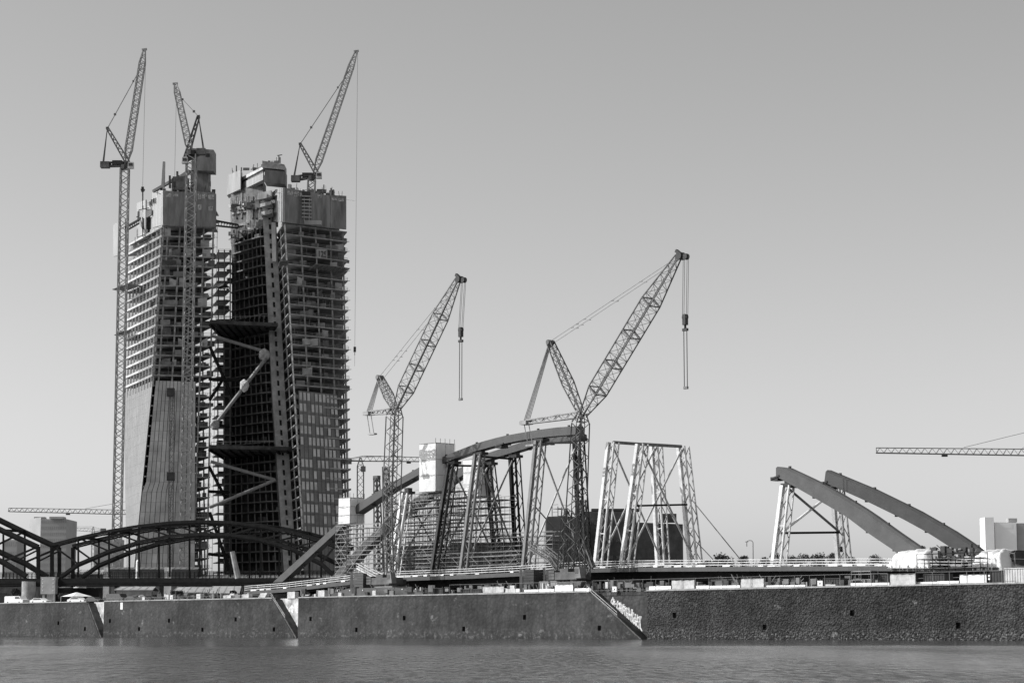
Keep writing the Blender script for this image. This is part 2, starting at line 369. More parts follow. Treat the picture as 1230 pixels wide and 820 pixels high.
for k, z in enumerate(zs):
    m = MB(); o = .35
    ring = [a1(z) + V((-o, -o, 0)), a2(z) + V((o, -o, 0)), a3(z) + V((o, o, 0)), a4(z) + V((-o, o, 0))]
    if z < zg + 1: o = .1; ring = [a1(z) + V((.35, .5, 0)), a2(z) + V((o, .5, 0)), a3(z) + V((o, o, 0)), a4(z) + V((.35, 0, 0))]
    slab(m, ring, .42); m.build('floor_slab', M['conc'], ta)
zb = zg - FH * 12
def fcolumn(f0, f1, za, zb_, r, m, nm='column', parent=None):
    mm = MB(); zz = za
    pts = []
    while zz < zb_ - .1: pts.append((f0(zz)).lerp(f1(zz), 0)); zz += FH * 2
    pts.append(f0(zb_)); mm.poly(pts, r); return mm.build(nm, m, parent)
for u in (.008, .1, .33, .57, .8, .985):
    f = lambda z, u=u: a1(z).lerp(a2(z), u) + V((0, .25, 0))
    fcolumn(f, f, z0 if u > .7 else zg - 2, ztop, .28, M['conc'], parent=ta)
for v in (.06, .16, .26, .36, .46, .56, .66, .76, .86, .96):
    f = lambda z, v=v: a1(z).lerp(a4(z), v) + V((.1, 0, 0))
    fcolumn(f, f, zg - 2, ztop - v * 8, .3, M['conc_l'], parent=ta)  # side columns paler than the front ones, sunlight put into colour
for v in (.3, .6, .98):
    f = lambda z, v=v: a2(z).lerp(a3(z), v) + V((-.2, 0, 0))
    fcolumn(f, f, z0, ztop, .25, M['conc'], parent=ta)
m = MB()
for z in zs:
    if z > zg - 2: clutter(m, a1(z), a2(z), z, inA, 3); 
    clutter(m, a1(z).lerp(a2(z), .78), a2(z), z, inA, 2)
struct(m.build('stored_material', M['conc_d'], ta), 'stuff')
for z in zs[1:]:                                     # edge guards
    m = MB(); A, B = a1(z), a2(z)
    if z < zg: A = A.lerp(B, .8)
    for h in (.5, 1.05): m.bar(A + V((0, -.2, h)), B + V((.3, -.2, h)), .05)
    for k in range(7): p = A.lerp(B, k / 6) + V((.3 * k / 6, -.2, -.1)); m.bar(p, p + UP * 1.2, .05)
    if z > zg:
        for h in (.5, 1.05): m.bar(a1(z) + V((-.25, 0, h)), a4(z) + V((-.25, 0, h)), .05)
        m.bar(A + V((0, -.2, 1.05)), A + V((-.25, 0, 1.05)), .05)
    if random.random() < .5 and z > zg + 3:
        A2 = a1(z).lerp(a2(z), random.uniform(.05, .7)); m.box(A2 + V((2, -.2, 0)), V((random.uniform(1, 3), 0, 0)), V((0, .03, 0)), random.uniform(1.1, 2.4))
    m.build('edge_guard', M['steel'], ta)
# spandrel strips on the sunlit side, sunlight put into their paler colour
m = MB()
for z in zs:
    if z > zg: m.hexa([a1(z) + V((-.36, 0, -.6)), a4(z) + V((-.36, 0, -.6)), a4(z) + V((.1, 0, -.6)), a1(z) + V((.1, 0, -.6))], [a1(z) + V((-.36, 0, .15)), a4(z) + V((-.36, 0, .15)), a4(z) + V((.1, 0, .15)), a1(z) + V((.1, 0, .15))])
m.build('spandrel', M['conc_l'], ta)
def glass_wall(f0, f1, za, zb_, cols, fh, gap, mats, parent, name, skip=None, depth=.12, out=V((0, -1, 0))):
    m = MB(); z = zb_; bk = MB()
    while z > za + .2:
        zl = max(z - fh, za); 
        for k in range(cols):
            u0, u1 = k / cols, (k + 1) / cols
            g0 = gap / max(.1, (f1(z) - f0(z)).length)
            if skip and skip((u0 + u1) / 2, z): continue
            def q(u, zz): p = f0(zz).lerp(f1(zz), u); p.z = zz; return p
            gz = gap * .3; r = [q(u0 + g0, zl + gz), q(u1 - g0, zl + gz), q(u1 - g0, z - gz), q(u0 + g0, z - gz)]
            m.hexa([p for p in r], [p + out * depth for p in r], random.choice((0, 0, 1)) if len(mats) > 1 else 0)
        r = [q(0, zl), q(1, zl), q(1, z), q(0, z)]
        if not skip: bk.hexa([p - out * .2 for p in r], [p - out * .06 for p in r])
        z -= fh
    ob = m.build(name, mats, parent)
    if not skip: bk.build('mullion_grid', M['frame'], ob)
    return ob
ga0 = lambda z: a1(z).lerp(a2(z), .052 if z > zat(582, DA) else .01)
ga1 = lambda z: a1(z) * 0 + col3([(456, 235), (700, 234)], DA + 3)(z)
glass_wall(ga0, ga1, z0, zg, 11, FH, .10, [M['glass'], M['glass2']], ta, 'glass_facade')
gl0 = lambda z: a1(z) + V((0, .6, 0)); gl1 = lambda z: a4(z)
glass_wall(gl0, gl1, z0, zg, 14, FH, .05, [M['glass_s'], M['glass_s']], ta, 'side_glass_facade', out=V((-1, -.3, 0)).normalized())
# hoist tracks on the front
def hoist(px_t, py_t, px_b, py_b, D, parent, nm='hoist_mast', w=1.6):
    m = MB(); A, B = P(px_b, py_b, D), P(px_t, py_t, D)
    m.lattice(A, B, w, w, max(4, int((B - A).length / 2.2)), .11, .08); return m.build(nm, M['steel'], parent)
hoist(207, 470, 204, 700, DA - 1.5, ta)
m = MB()
for py in (476, 577, 640): m = MB(); m.box(P(205, py, DA - 2), V((1.3, 0, 0)), V((0, 1, 0)), 3.0); m.build('hoist_cage', M['black'], ta)
m = MB()
for zz in [ztop - 3.66 * k for k in range(0, 40)]:
    p = a2(zz) + V((.6, -.3, 0)); m.bar(p, p + V((.9, 0, -.1)), .07)
m.bar(a2(ztop) + V((1.3, -.3, 0)), a2(z0) + V((1.3, -.3, 0)), .07); m.build('edge_scaffold', M['steel'], ta)
# climbing screens and the top
def panel(pts, th, m_, parent, nm='climbing_screen', out=None):
    mm = MB(); n_ = (pts[1] - pts[0]).cross(pts[3] - pts[0]).normalized(); mm.hexa(pts, [p + n_ * th for p in pts])
    # ribs
    L = (pts[1] - pts[0]); k = max(2, int(L.length / 1.6))
    for i in range(k + 1):
        A = pts[0].lerp(pts[1], i / k); B = pts[3].lerp(pts[2], i / k); mm.bar(A - n_ * .05, B - n_ * .05, .06, mi=1)
    for f in (0, .5, 1): mm.bar(pts[0].lerp(pts[3], f) - n_ * .06, pts[1].lerp(pts[2], f) - n_ * .06, .07, mi=1)
    return mm.build(nm, [m_, M['conc']] if m_ is not M['net'] else [m_, M['steel']], parent)
d = DA - 1.6
panel([P(197, 271, d), P(222, 272, d), P(222, 231, d), P(197, 229, d)], .3, M['net'], ta)
panel([P(222.6, 272, d), P(236, 272.5, d), P(236, 231, d), P(222.6, 231, d)], .3, M['net'], ta)
panel([P(236.6, 272.5, d), P(259.5, 273, d), P(259.5, 233, d), P(236.6, 230, d)], .3, M['net'], ta)
panel([P(184, 273.5, DA + 20), P(196.6, 270, d + .3), P(196.6, 228.5, d + .3), P(184, 230.5, DA + 20)], .3, M['net_l'], ta)  # side screen in a paler sheet, sunlight put into its colour
panel([P(165.5, 285, DA + 42), P(176, 281, DA + 25), P(176, 240, DA + 25), P(165.5, 244, DA + 42)], .4, M['net_l'], ta)
panel([P(137, 308, DA + 48), P(151, 306, DA + 40), P(151, 263, DA + 40), P(137, 270, DA + 48)], .4, M['net_l'], ta)
panel([P(176, 262, DA + 25), P(183, 258, DA + 18), P(183, 252, DA + 18), P(176, 253, DA + 25)], .3, M['conc_d'], ta)
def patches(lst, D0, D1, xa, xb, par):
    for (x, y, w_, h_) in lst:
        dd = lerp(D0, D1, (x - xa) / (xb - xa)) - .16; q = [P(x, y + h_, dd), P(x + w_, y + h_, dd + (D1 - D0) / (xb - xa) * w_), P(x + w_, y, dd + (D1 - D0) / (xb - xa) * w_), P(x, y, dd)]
        m = MB(); m.hexa(q, [p + V((0, .1, 0)) for p in q]); m.build('backlit_patch', M['net_m'], par)
M['net_m'] = mat('backlit_sheet', .36, .8, .5, 1.6)  # paler colour stands for sun shining through the screens
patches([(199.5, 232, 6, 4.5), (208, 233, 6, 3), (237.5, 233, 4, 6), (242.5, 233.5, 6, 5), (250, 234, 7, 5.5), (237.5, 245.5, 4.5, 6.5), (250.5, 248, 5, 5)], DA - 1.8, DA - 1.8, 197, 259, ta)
m = MB()
for z in (ztop + 3.2, ztop + 6.6, ztop + 9.5): slab(m, [a1(z) + V((1, 1.5, 0)), a2(z) + V((-1.2, 1.5, 0)), a2(z) + V((-2, 25, 0)), a1(z) + V((-3, 25, 0))], .4)
for k in range(12):
    p = a1(ztop).lerp(a2(ztop), random.uniform(.1, .95)) + V((0, random.uniform(3, 12), 0)); m.box(p, V((.5, 0, 0)), V((0, 1.5, 0)), random.uniform(8, 13.5))
m.build('upper_floors', M['conc'], ta)
m = MB(); q = [P(229, 235, DA + 4), P(250, 235, DA + 4), P(250, 204, DA + 4), P(229, 204, DA + 4)]
m.hexa(q, [p + V((0, 7, 0)) for p in q]); m.build('lift_core', M['net'], ta)
m = MB(); q = [P(230, 204.5, DA), P(256.5, 205.5, DA), P(256.5, 180, DA), P(230, 178, DA)]
m.hexa(q, [p + V((0, 7, 0)) for p in q]); q = [P(247, 188.5, DA - .3), P(252, 188.5, DA - .3), P(252, 184.5, DA - .3), P(247, 184.5, DA - .3)]
m.hexa(q, [p + V((0, .2, 0)) for p in q], 1); cb = m.build('core_formwork', [M['net'], M['black']], ta)
# sloping roof beam, white fin and little posts on top
m = MB(); m.bar(P(184, 230, DA + 10), P(216, 212, DA + 4), .5); m.bar(P(216, 214, DA + 4), P(228, 206, DA + 2), .7)
for px, pt, pb in ((204, 211, 226), (213, 206, 220), (207.5, 214, 226)): m.bar(P(px, pb, DA + 4), P(px, pt, DA + 4), .35)
m.box(P(217, 230, DA + 4), V((2.6, 0, 0)), V((0, 3, 0)), 5); m.build('roof_beam', M['conc_d'], ta)
m = MB(); m.hexa([P(193.5, 225, DA + 3), P(197.5, 225, DA + 3), P(198, 194, DA + 3), P(195.5, 194, DA + 3)], [p + V((0, 1.2, 0)) for p in (P(193.5, 225, DA + 3), P(197.5, 225, DA + 3), P(198, 194, DA + 3), P(195.5, 194, DA + 3))])
m.build('formwork_fin', M['net_l'], ta)
m = MB(); m.bar(P(171.5, 290, DA + 30), P(171.5, 230, DA + 30), .22); m.bar(P(171.5, 230, DA + 30), P(171.5, 227.5, DA + 30), .5, .8); m.bar(P(178, 300, DA + 28), P(179, 252, DA + 28), .5); m.box(P(176, 275, DA + 28), V((1.6, 0, 0)), V((0, .8, 0)), 4)
m.build('roof_mast', M['crane_d'], ta)
# catch fans (safety nets on brackets)
def fan(A, B, out, parent):
    mm = MB(); n_ = 8
    mm.hexa([A, B, B + out, A + out], [p + UP * .08 for p in (A, B, B + out, A + out)])
    for i in range(n_ + 1):
        q = A.lerp(B, i / n_); mm.bar(q - UP * .6, q + out, .08)
    return mm.build('catch_fan', M['steel'], parent)
fan(P(150, 350, DA + 40), P(170, 343, DA + 16), V((-4.6, -1.5, .6)), ta)
fan(P(197, 318, DA - .5), P(212, 318, DA - .5), V((.5, -4, 1.0)), ta)
fan(P(256, 345, DA + 2), P(257, 342, DA + 12), V((4, -2, .6)), ta)
fan(P(149, 402, DA + 40), P(160, 397, DA + 22), V((-3.5, -1.5, -.3)), ta)

# ---- tower B (right)
DB = 772.0
tb = T('office_tower', 'unfinished office tower with open floors above a dark panelled base', 'tower', V((P(365, 700, DB).x, DB, GZ)))
f1 = col3([(228, 340), (267, 341), (468, 352.5), (648, 363.5), (705, 367)], DB)
f2 = col3([(235, 414), (275, 413), (468, 416), (648, 419), (705, 420)], DB + 17)
f3 = col3([(275, 401), (468, 405), (705, 409)], DB + 46)
fr = col3([(267, 331.5), (474, 342.5), (655, 354), (705, 357)], DB + 22)     # where the short side meets the wall strip
fl = col3([(267, 316), (474, 327), (655, 339), (705, 342)], DB + 20)         # left edge of the wall strip
ztb = zat(268, DB); nb = int((ztb - z0) / FH); zb_s = [ztb - FH * k for k in range(nb + 1)]
zpb = zat(469, DB)
inB = V((.1, 1, 0)).normalized()
for z in zb_s:
    m = MB(); o = .3
    slab(m, [f1(z) + V((-o, -o, 0)), f2(z) + V((1.2, -o, 0)), f3(z) + V((o, 0, 0)), fr(z) + V((0, 22, 0)), fr(z)], .42); m.build('floor_slab', M['conc'], tb)
for u in (.01, .27, .52, .77, .985):
    f = lambda z, u=u: f1(z).lerp(f2(z), u) + V((0, .3, 0)); fcolumn(f, f, z0, ztb, .27, M['conc_l'] if u < .1 else M['conc'], parent=tb)
for v in (.3, .62, .95):
    f = lambda z, v=v: f2(z).lerp(f3(z), v); fcolumn(f, f, z0, ztb, .3, M['conc_d'], parent=tb)
for v in (.5,):
    f = lambda z, v=v: f1(z).lerp(fr(z), v); fcolumn(f, f, z0, ztb, .22, M['conc'], parent=tb)
c = MB()
def q4(z, u0, u1, v0, v1):
    def q(u, v): return f1(z).lerp(f2(z), u) + V((-2 * v, 40 * v, 0))
    return [q(u0, v0), q(u1, v0), q(u1, v1), q(u0, v1)]
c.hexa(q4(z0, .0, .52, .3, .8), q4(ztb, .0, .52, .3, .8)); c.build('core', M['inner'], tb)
m = MB()
for z in zb_s:
    if z > zpb: clutter(m, f1(z), f2(z), z, inB, 4, 2)
struct(m.build('stored_material', M['conc_d'], tb), 'stuff')
for z in zb_s[1:]:
    m = MB(); up = z > zpb
    for h in (.5, 1.05):
        if up: m.bar(f1(z) + V((0, -.2, h)), f2(z) + V((1.1, -.2, h)), .05)
    if up:
        for k in range(9): p = f1(z).lerp(f2(z) + V((1.1, 0, 0)), k / 8) + V((0, -.2, -.1)); m.bar(p, p + UP * 1.2, .05)
        if random.random() < .6:
            A2 = f1(z).lerp(f2(z), random.uniform(.05, .8)); m.box(A2 + V((0, .3, 0)), V((random.uniform(1, 2.5), .3, 0)), V((0, .03, 0)), random.uniform(1, 2.2))
        p = f2(z) + V((1.1, -.2, -.2)); m.bar(p, p + V((.9, 0, .15)), .08)
    if m.v: m.build('edge_guard', M['steel'], tb)
m = MB()
def bq(z): return [fl(z) + V((1, 7, 0)), f1(z) + V((1.5, 22, 0)), f1(z) + V((1.5, 24, 0)), fl(z) + V((1, 9, 0))]
m.hexa(bq(z0), bq(ztb - 1)); m.build('sky_block_panel', M['inner'], tb)  # added dark panel, keeps the sky from showing through the bay
# concrete wall strip with narrow openings
m = MB(); zt = zat(240, DB + 20); z = z0
while z < zt:
    zn = min(z + FH, zt)
    A0, A1 = fl(z), fr(z); B0, B1 = fl(zn), fr(zn)
    def q(a, b, u): return a.lerp(b, u)
    for u0, u1 in ((0, .42), (.60, 1)):
        m.hexa([q(A0, A1, u0), q(A0, A1, u1), q(A0, A1, u1) + V((0, 1, 0)), q(A0, A1, u0) + V((0, 1, 0))], [q(B0, B1, u0), q(B0, B1, u1), q(B0, B1, u1) + V((0, 1, 0)), q(B0, B1, u0) + V((0, 1, 0))])
    M0, M1 = A0.lerp(B0, .45), A1.lerp(B1, .45)
    m.hexa([q(A0, A1, .421), q(A0, A1, .599), q(A0, A1, .599) + V((0, 1, 0)), q(A0, A1, .421) + V((0, 1, 0))], [q(M0, M1, .421), q(M0, M1, .599), q(M0, M1, .599) + V((0, 1, 0)), q(M0, M1, .421) + V((0, 1, 0))])
    m.hexa([q(A0, A1, .3) + V((0, 1.4, 0)), q(A0, A1, .7) + V((0, 1.4, 0)), q(A0, A1, .7) + V((0, 1.8, 0)), q(A0, A1, .3) + V((0, 1.8, 0))], [q(B0, B1, .3) + V((0, 1.4, 0)), q(B0, B1, .7) + V((0, 1.4, 0)), q(B0, B1, .7) + V((0, 1.8, 0)), q(B0, B1, .3) + V((0, 1.8, 0))], 1)
    z = zn
m.build('concrete_wall_strip', [M['conc_l'], M['inner']], tb)
# recessed dark floors and back wing
r0 = col3([(290, 277.5), (705, 277)], DB + 44); r1 = col3([(267, 318), (474, 328), (705, 343)], DB + 24)
w0 = col3([(300, 262), (480, 261), (705, 262)], DB + 40); w1 = col3([(290, 277), (705, 276.5)], DB + 40)
zr = zat(272, DB + 30); zw = zat(300, DB + 40)
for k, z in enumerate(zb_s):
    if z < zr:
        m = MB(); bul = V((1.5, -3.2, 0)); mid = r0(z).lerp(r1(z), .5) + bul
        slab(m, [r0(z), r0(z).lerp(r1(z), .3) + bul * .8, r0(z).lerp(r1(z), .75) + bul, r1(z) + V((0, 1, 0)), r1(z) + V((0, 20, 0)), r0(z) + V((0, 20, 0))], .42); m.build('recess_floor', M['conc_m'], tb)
    if z < zw:
        m = MB(); slab(m, [w0(z) + V((-.3, 0, 0)), w1(z), w1(z) + V((-4, 14, 0)), w0(z) + V((-4, 14, 0))], .32); m.build('wing_floor', M['conc'], tb)
for u in (.03, .5, .97):
    f = lambda z, u=u: w0(z).lerp(w1(z), u) + V((0, .2, 0)); fcolumn(f, f, z0, zw, .22, M['conc'], parent=tb, nm='wing_column')
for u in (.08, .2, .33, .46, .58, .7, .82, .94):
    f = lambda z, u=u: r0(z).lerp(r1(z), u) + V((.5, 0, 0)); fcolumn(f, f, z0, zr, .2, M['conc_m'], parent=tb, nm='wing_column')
m = MB(); m.hexa([r0(z0) + V((-.2, 4, 0)), r1(z0) + V((1, 8, 0)), r1(z0) + V((1, 24, 0)), r0(z0) + V((-1, 24, 0))], [r0(zr) + V((-.2, 4, 0)), r1(zr) + V((1, 8, 0)), r1(zr) + V((1, 24, 0)), r0(zr) + V((-1, 24, 0))])
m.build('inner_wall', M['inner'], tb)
m = MB()
def wq(z): return [w0(z).lerp(w1(z), .42) + V((0, 5, 0)), w1(z) + V((0, 5, 0)), w1(z) + V((-1, 12, 0)), w0(z).lerp(w1(z), .3) + V((-1, 12, 0))]
m.hexa(wq(z0), wq(zw - 30)); m.build('wing_core', M['conc_d'], tb)
m = MB()
for z in zb_s:
    if z < zr:
        clutter(m, r0(z), r1(z), z, V((0, 1, 0)), 3, 2.2)
    if z < zw: clutter(m, w0(z), w1(z), z, V((0, 1, 0)), 1, 2)
    if z < zw:
        for h in (.55, 1.1): m.bar(w0(z) + V((0, -.1, h)), w1(z) + V((0, -.1, h)), .05)
struct(m.build('stored_material', M['conc_d'], tb), 'stuff')
# glazed panel base: dark cladding with 13 rows of pale window strips
p0 = col3([(468, 358.5), (648, 363.8), (705, 366)], DB - .4); p1 = col3([(470, 404.8), (648, 414), (705, 417)], DB + 14)
m = MB(); m.hexa([p0(z0), p1(z0), p1(z0) + V((0, .6, 0)), p0(z0) + V((0, .6, 0))], [p0(zpb), p1(zpb), p1(zpb) + V((0, .6, 0)), p0(zpb) + V((0, .6, 0))])
cl = m.build('clad_facade', M['clad'], tb)
m = MB()
for k in range(0, 19):
    z = zpb - k * 4.0
    if z > z0: m.bar(p0(z) + V((0, -.03, 0)), p1(z) + V((0, -.03, 0)), .06)
for k in range(0, 11): m.bar(p0(z0).lerp(p1(z0), k / 10) + V((0, -.04, 0)), p0(zpb).lerp(p1(zpb), k / 10) + V((0, -.04, 0)), .05)
m.build('cladding_joint', M['frame'], cl)
pat = ['1110111111', '1101110011', '1011011101', '1110110101', '1011111110', '0001110111', '1110111011', '1101010111', '1111001010', '0110111101', '1111011011', '1110010111', '1011111010', '1101110111']
pat[5] = '0001101110'
cnt = 0
for k, row in enumerate(pat):
    z1 = zpb - .55 - k * 4.0; zl = z1 - 2.7
    if zl < z0 + 9: break
    for j, ch in enumerate(row):
        if ch == '1' and cnt < 98:
            u0 = (j + .22) / 10; u1 = (j + .86) / 10; m = MB()
            r = [p0(zl).lerp(p1(zl), u0), p0(zl).lerp(p1(zl), u1), p0(z1).lerp(p1(z1), u1), p0(z1).lerp(p1(z1), u0)]
            m.hexa([p + V((0, .05, 0)) for p in r], [p + V((0, -.1, 0)) for p in r]); m.build('window', M['strip'], cl); cnt += 1
# edge scaffold at the right corner of the base
m = MB(); e0 = lambda z: f2(z) + V((.2, -.4, 0)); e1 = lambda z: f2(z) + V((-2.6, -1.4, 0))
z = z0
while z < zat(460, DB + 14):
    m.bar(e0(z), e1(z), .09); m.bar(e0(z), e0(z) + V((1.0, 0, .1)), .1); m.bar(e1(z), e0(z + 3.6), .06); z += 3.66
m.bar(e0(z0), e0(z), .09); m.bar(e1(z0), e1(z), .09); m.build('edge_scaffold', M['steel'], tb)
m = MB()
for k in range(24): zz = z0 + 6 + k * 3.0; p = f1(zz) + V((.6, -.8, 0)); m.bar(p, p + UP * 2.2, .12 if k % 3 else .16); m.bar(p + V((-.5, 0, 0)), p + V((.5, 0, 0)), .06)
m.build('corner_hoist', M['steel'], tb)
# number board on an open floor
qx = [P(380.2, 309.5, DB + 8.2), P(393.2, 311.2, DB + 10.8), P(393.2, 299.8, DB + 10.8), P(380.2, 298.8, DB + 8.2)]
m = MB(); nn = (qx[1] - qx[0]).cross(qx[3] - qx[0]).normalized()
m.hexa(qx, [p - nn * .15 for p in qx]); sb = m.build('number_board', M['net_l'], tb)
cu = bpy.data.curves.new('digits', 'FONT'); cu.body = '125'; cu.extrude = .03; cu.offset = .035; cu.size = 3.2; to = bpy.data.objects.new('digits', cu); C.objects.link(to)
bpy.context.view_layer.update(); me = bpy.data.meshes.new_from_object(to); bpy.data.objects.remove(to)
ex = (qx[1] - qx[0]).normalized(); ey = (qx[3] - qx[0]).normalized(); wd = max(v.co.x for v in me.vertices); hg = max(v.co.y for v in me.vertices)
kx = (qx[1] - qx[0]).length * .82 / wd; ky = (qx[3] - qx[0]).length * .66 / hg; fn = ex.cross(ey).normalized()
if fn.dot(V((0, -1, 0))) < 0: fn = -fn
for v in me.vertices:
    x, y, z_ = v.co; v.co = qx[0] + (qx[1] - qx[0]) * .09 + (qx[3] - qx[0]) * .17 + ex * (x * kx) + ey * (y * ky) + fn * (z_ + .17) - ORG[tb.name]
me.materials.append(M['black']); dg = bpy.data.objects.new('lettering', me); C.objects.link(dg); dg.parent = sb; ORG[dg.name] = ORG[tb.name]
# top: screens, concrete walls and ledges
d = DB - 1.5
panel([P(341, 267, d), P(372, 271, d + 6), P(372, 230.5, d + 6), P(341, 226, d)], .3, M['net'], tb)
panel([P(372.5, 271, d + 6.2), P(396, 274, d + 11), P(396, 235, d + 11), P(372.5, 231, d + 6.2)], .3, M['net'], tb)
panel([P(396.5, 274, d + 11.2), P(415.5, 275.5, d + 15), P(415.5, 235.5, d + 15), P(396.5, 234.5, d + 11.2)], .3, M['net'], tb)
panel([P(329, 266, DB + 22), P(340.4, 267, d + .2), P(340.4, 226, d + .2), P(331, 228, DB + 22)], .3, M['net_l'], tb, nm='climbing_screen')  # lit side of the screens, painted paler than the front
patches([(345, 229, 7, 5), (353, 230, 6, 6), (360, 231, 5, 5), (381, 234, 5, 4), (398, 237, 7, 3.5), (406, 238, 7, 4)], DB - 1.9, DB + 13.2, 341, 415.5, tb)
m = MB()
for k in range(7): m.box(P(368.5, 262 - k * 4.2, DB + 2), V((1.7, .3, 0)), V((0, .8, 0)), .45)
m.box(P(368, 242, DB + 3), V((1.4, 0, 0)), V((0, 1, 0)), 3.4, 1); m.box(P(376, 270, DB + 4), V((3, .4, 0)), V((0, 1, 0)), 1.5, 2)
for x in (365.5, 371.5): m.bar(P(x, 268, DB + 1.5), P(x, 238, DB + 1.5), .12)
m.build('hoist_landing', [M['conc'], M['black'], M['net_l']], tb)
m = MB(); Dc = DB + 14
for z in (ztb + 3.3, ztb + 7): slab(m, [f1(z) + V((1, 1, 0)), f2(z) + V((-1, 1, 0)), f3(z), fr(z) + V((0, 20, 0))], .4)
m.build('upper_floors', M['conc'], tb)
def prism(pix, D, dep, m_, nm, mi=None, par=None, D2=None):
    mm = MB(); n_ = len(pix); Ds = D if isinstance(D, (list, tuple)) else [D] * n_
    q = [P(x, y, dd) for (x, y), dd in zip(pix, Ds)]; mm.hexa(q, [p + V((0, dep, 0)) for p in q]); return mm.build(nm, m_, par if par else tb)
prism([(315, 201.5), (341.5, 204), (341.5, 197.5), (315, 193)], Dc, 8, M['conc'], 'core_roof')
prism([(318, 219), (342.5, 221.5), (342.5, 206), (318, 203.5)], [Dc - 1, Dc + 1, Dc + 1, Dc - 1], 7, M['net'], 'core_formwork')
prism([(289, 229), (316, 216), (316, 207.5), (289, 220.5)], [Dc + 30, Dc, Dc, Dc + 30], 5, M['net_l'], 'core_parapet')
prism([(289, 217.5), (316, 203), (316, 200), (289, 213.5)], [Dc + 30, Dc, Dc, Dc + 30], 5, M['conc_l'], 'core_parapet')
prism([(290, 222), (316, 209), (316, 203), (290, 216)], [Dc + 31, Dc + 2, Dc + 2, Dc + 31], 3, M['conc_d'], 'core_recess')
prism([(272.5, 234.5), (288.8, 227), (288.8, 204), (272.5, 211)], [DB + 46, DB + 36, DB + 36, DB + 46], 6, M['net_l'], 'side_screen')
prism([(277, 292), (316, 272), (316, 217), (277, 232)], [DB + 45, DB + 26, DB + 26, DB + 45], 10, M['conc_d'], 'shaft_wall')
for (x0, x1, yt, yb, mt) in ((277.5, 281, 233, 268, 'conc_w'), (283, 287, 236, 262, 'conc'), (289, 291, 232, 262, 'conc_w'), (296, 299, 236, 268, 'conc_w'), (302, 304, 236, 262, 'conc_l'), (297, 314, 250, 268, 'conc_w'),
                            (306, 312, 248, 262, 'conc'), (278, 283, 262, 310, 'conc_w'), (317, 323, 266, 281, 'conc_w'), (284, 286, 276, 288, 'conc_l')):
    dd = lerp(DB + 44, DB + 24, (x0 - 277) / 40); prism([(x0, yb), (x1, yb - .8), (x1, yt - .5), (x0, yt)], dd - .6, 2.5, M[mt], 'shaft_pier')  # the whitest piers have sunlight put into their colour
for (x0, x1, y, h, mt) in ((310, 326, 236, 8, 'net'), (312, 326, 247, 4, 'conc'), (314, 327, 257, 5, 'conc'), (278, 295, 256, 4, 'conc'), (284, 316, 270, 3, 'conc')):
    dd = lerp(DB + 44, DB + 14, (x0 - 277) / 45); prism([(x0, y + h / 2), (x1, y - 3.5 + h / 2), (x1, y - 3.5 - h / 2), (x0, y - h / 2)], [dd, dd - 9, dd - 9, dd], 7, M[mt], 'ledge')
prism([(326, 268), (331.5, 268), (331, 228), (326, 232)], DB + 21, 8, M['conc_d'], 'shaft_wall')
prism([(327, 314), (331.8, 314), (331, 267), (326, 267)], DB + 19, .8, M['conc_w'], 'sunlit_strip')  # white strip painted where sun reaches the top of the wall strip
m = MB()
for px, pt, pb in ((389, 222, 232), (396, 229, 236), (398, 226, 236), (401, 228, 236), (335, 187, 196), (336.5, 189, 196), (284, 199, 206), (290, 201, 206), (394, 231, 236)): m.bar(P(px, pb, DB + 12), P(px, pt, DB + 12), .2)
m.bar(P(333, 187, DB + 12), P(339, 186, DB + 12), .15); m.bar(P(396, 229, DB + 12), P(401, 228, DB + 12), .12); m.build('roof_mast', M['steel'], tb)
fan(P(334, 320, DB - .5), P(345, 319, DB - .5), V((1, -4, 1.2)), tb)
fan(P(372, 322, DB + 6), P(413, 327, DB + 16), V((2.5, -4, .8)), tb)
fan(P(262, 347, DB + 39), P(276, 345, DB + 39), V((-1, -5, .5)), tb)
def top_clutter(par, n, xr, yf, D0, D1, hmax, seed):
    rr = random.Random(seed); m = MB()
    for k in range(n):
        t = rr.random(); x = lerp(xr[0], xr[1], t); dd = lerp(D0, D1, t) + rr.uniform(0, 6); p = P(x, yf(x) + rr.uniform(-1, 5), dd); kk = rr.random(); mi = rr.choice((0, 0, 1, 2, 3))
        if kk < .45: m.box(p, V((rr.uniform(.2, 1.3), rr.uniform(-.3, .3), 0)), V((0, rr.uniform(.1, .5), 0)), rr.uniform(.3, hmax), mi)
        elif kk < .8: m.bar(p, p + V((rr.uniform(-.4, .4), 0, rr.uniform(1.5, hmax * 1.6))), rr.uniform(.06, .14), mi=mi)
        else: m.bar(p, p + V((rr.uniform(-5, 5), rr.uniform(-1, 1), rr.uniform(-1.5, 1.5))), rr.uniform(.07, .16), mi=mi)
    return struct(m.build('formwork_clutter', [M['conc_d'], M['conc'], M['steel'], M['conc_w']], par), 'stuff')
top_clutter(ta, 60, (198, 258), lambda x: 231, DA + 1, DA + 2, 2.6, 1); top_clutter(ta, 45, (166, 197), lambda x: 262 - (x - 166) * .9, DA + 34, DA + 3, 4, 2); top_clutter(ta, 30, (152, 196), lambda x: 300 - (x - 152) * .6, DA + 38, DA + 1, 2.4, 7)
top_clutter(tb, 55, (342, 414), lambda x: 228 + (x - 342) * .1, DB + 1, DB + 16, 2.0, 3); top_clutter(tb, 120, (277, 328), lambda x: 250 - (x - 277) * .1, DB + 40, DB + 16, 2.6, 4); top_clutter(tb, 60, (278, 318), lambda x: 283 - (x - 277) * .35, DB + 41, DB + 21, 2.4, 5)
top_clutter(tb, 26, (275, 340), lambda x: 207 - (x - 275) * .2, DB + 40, DB + 15, 1.6, 6)
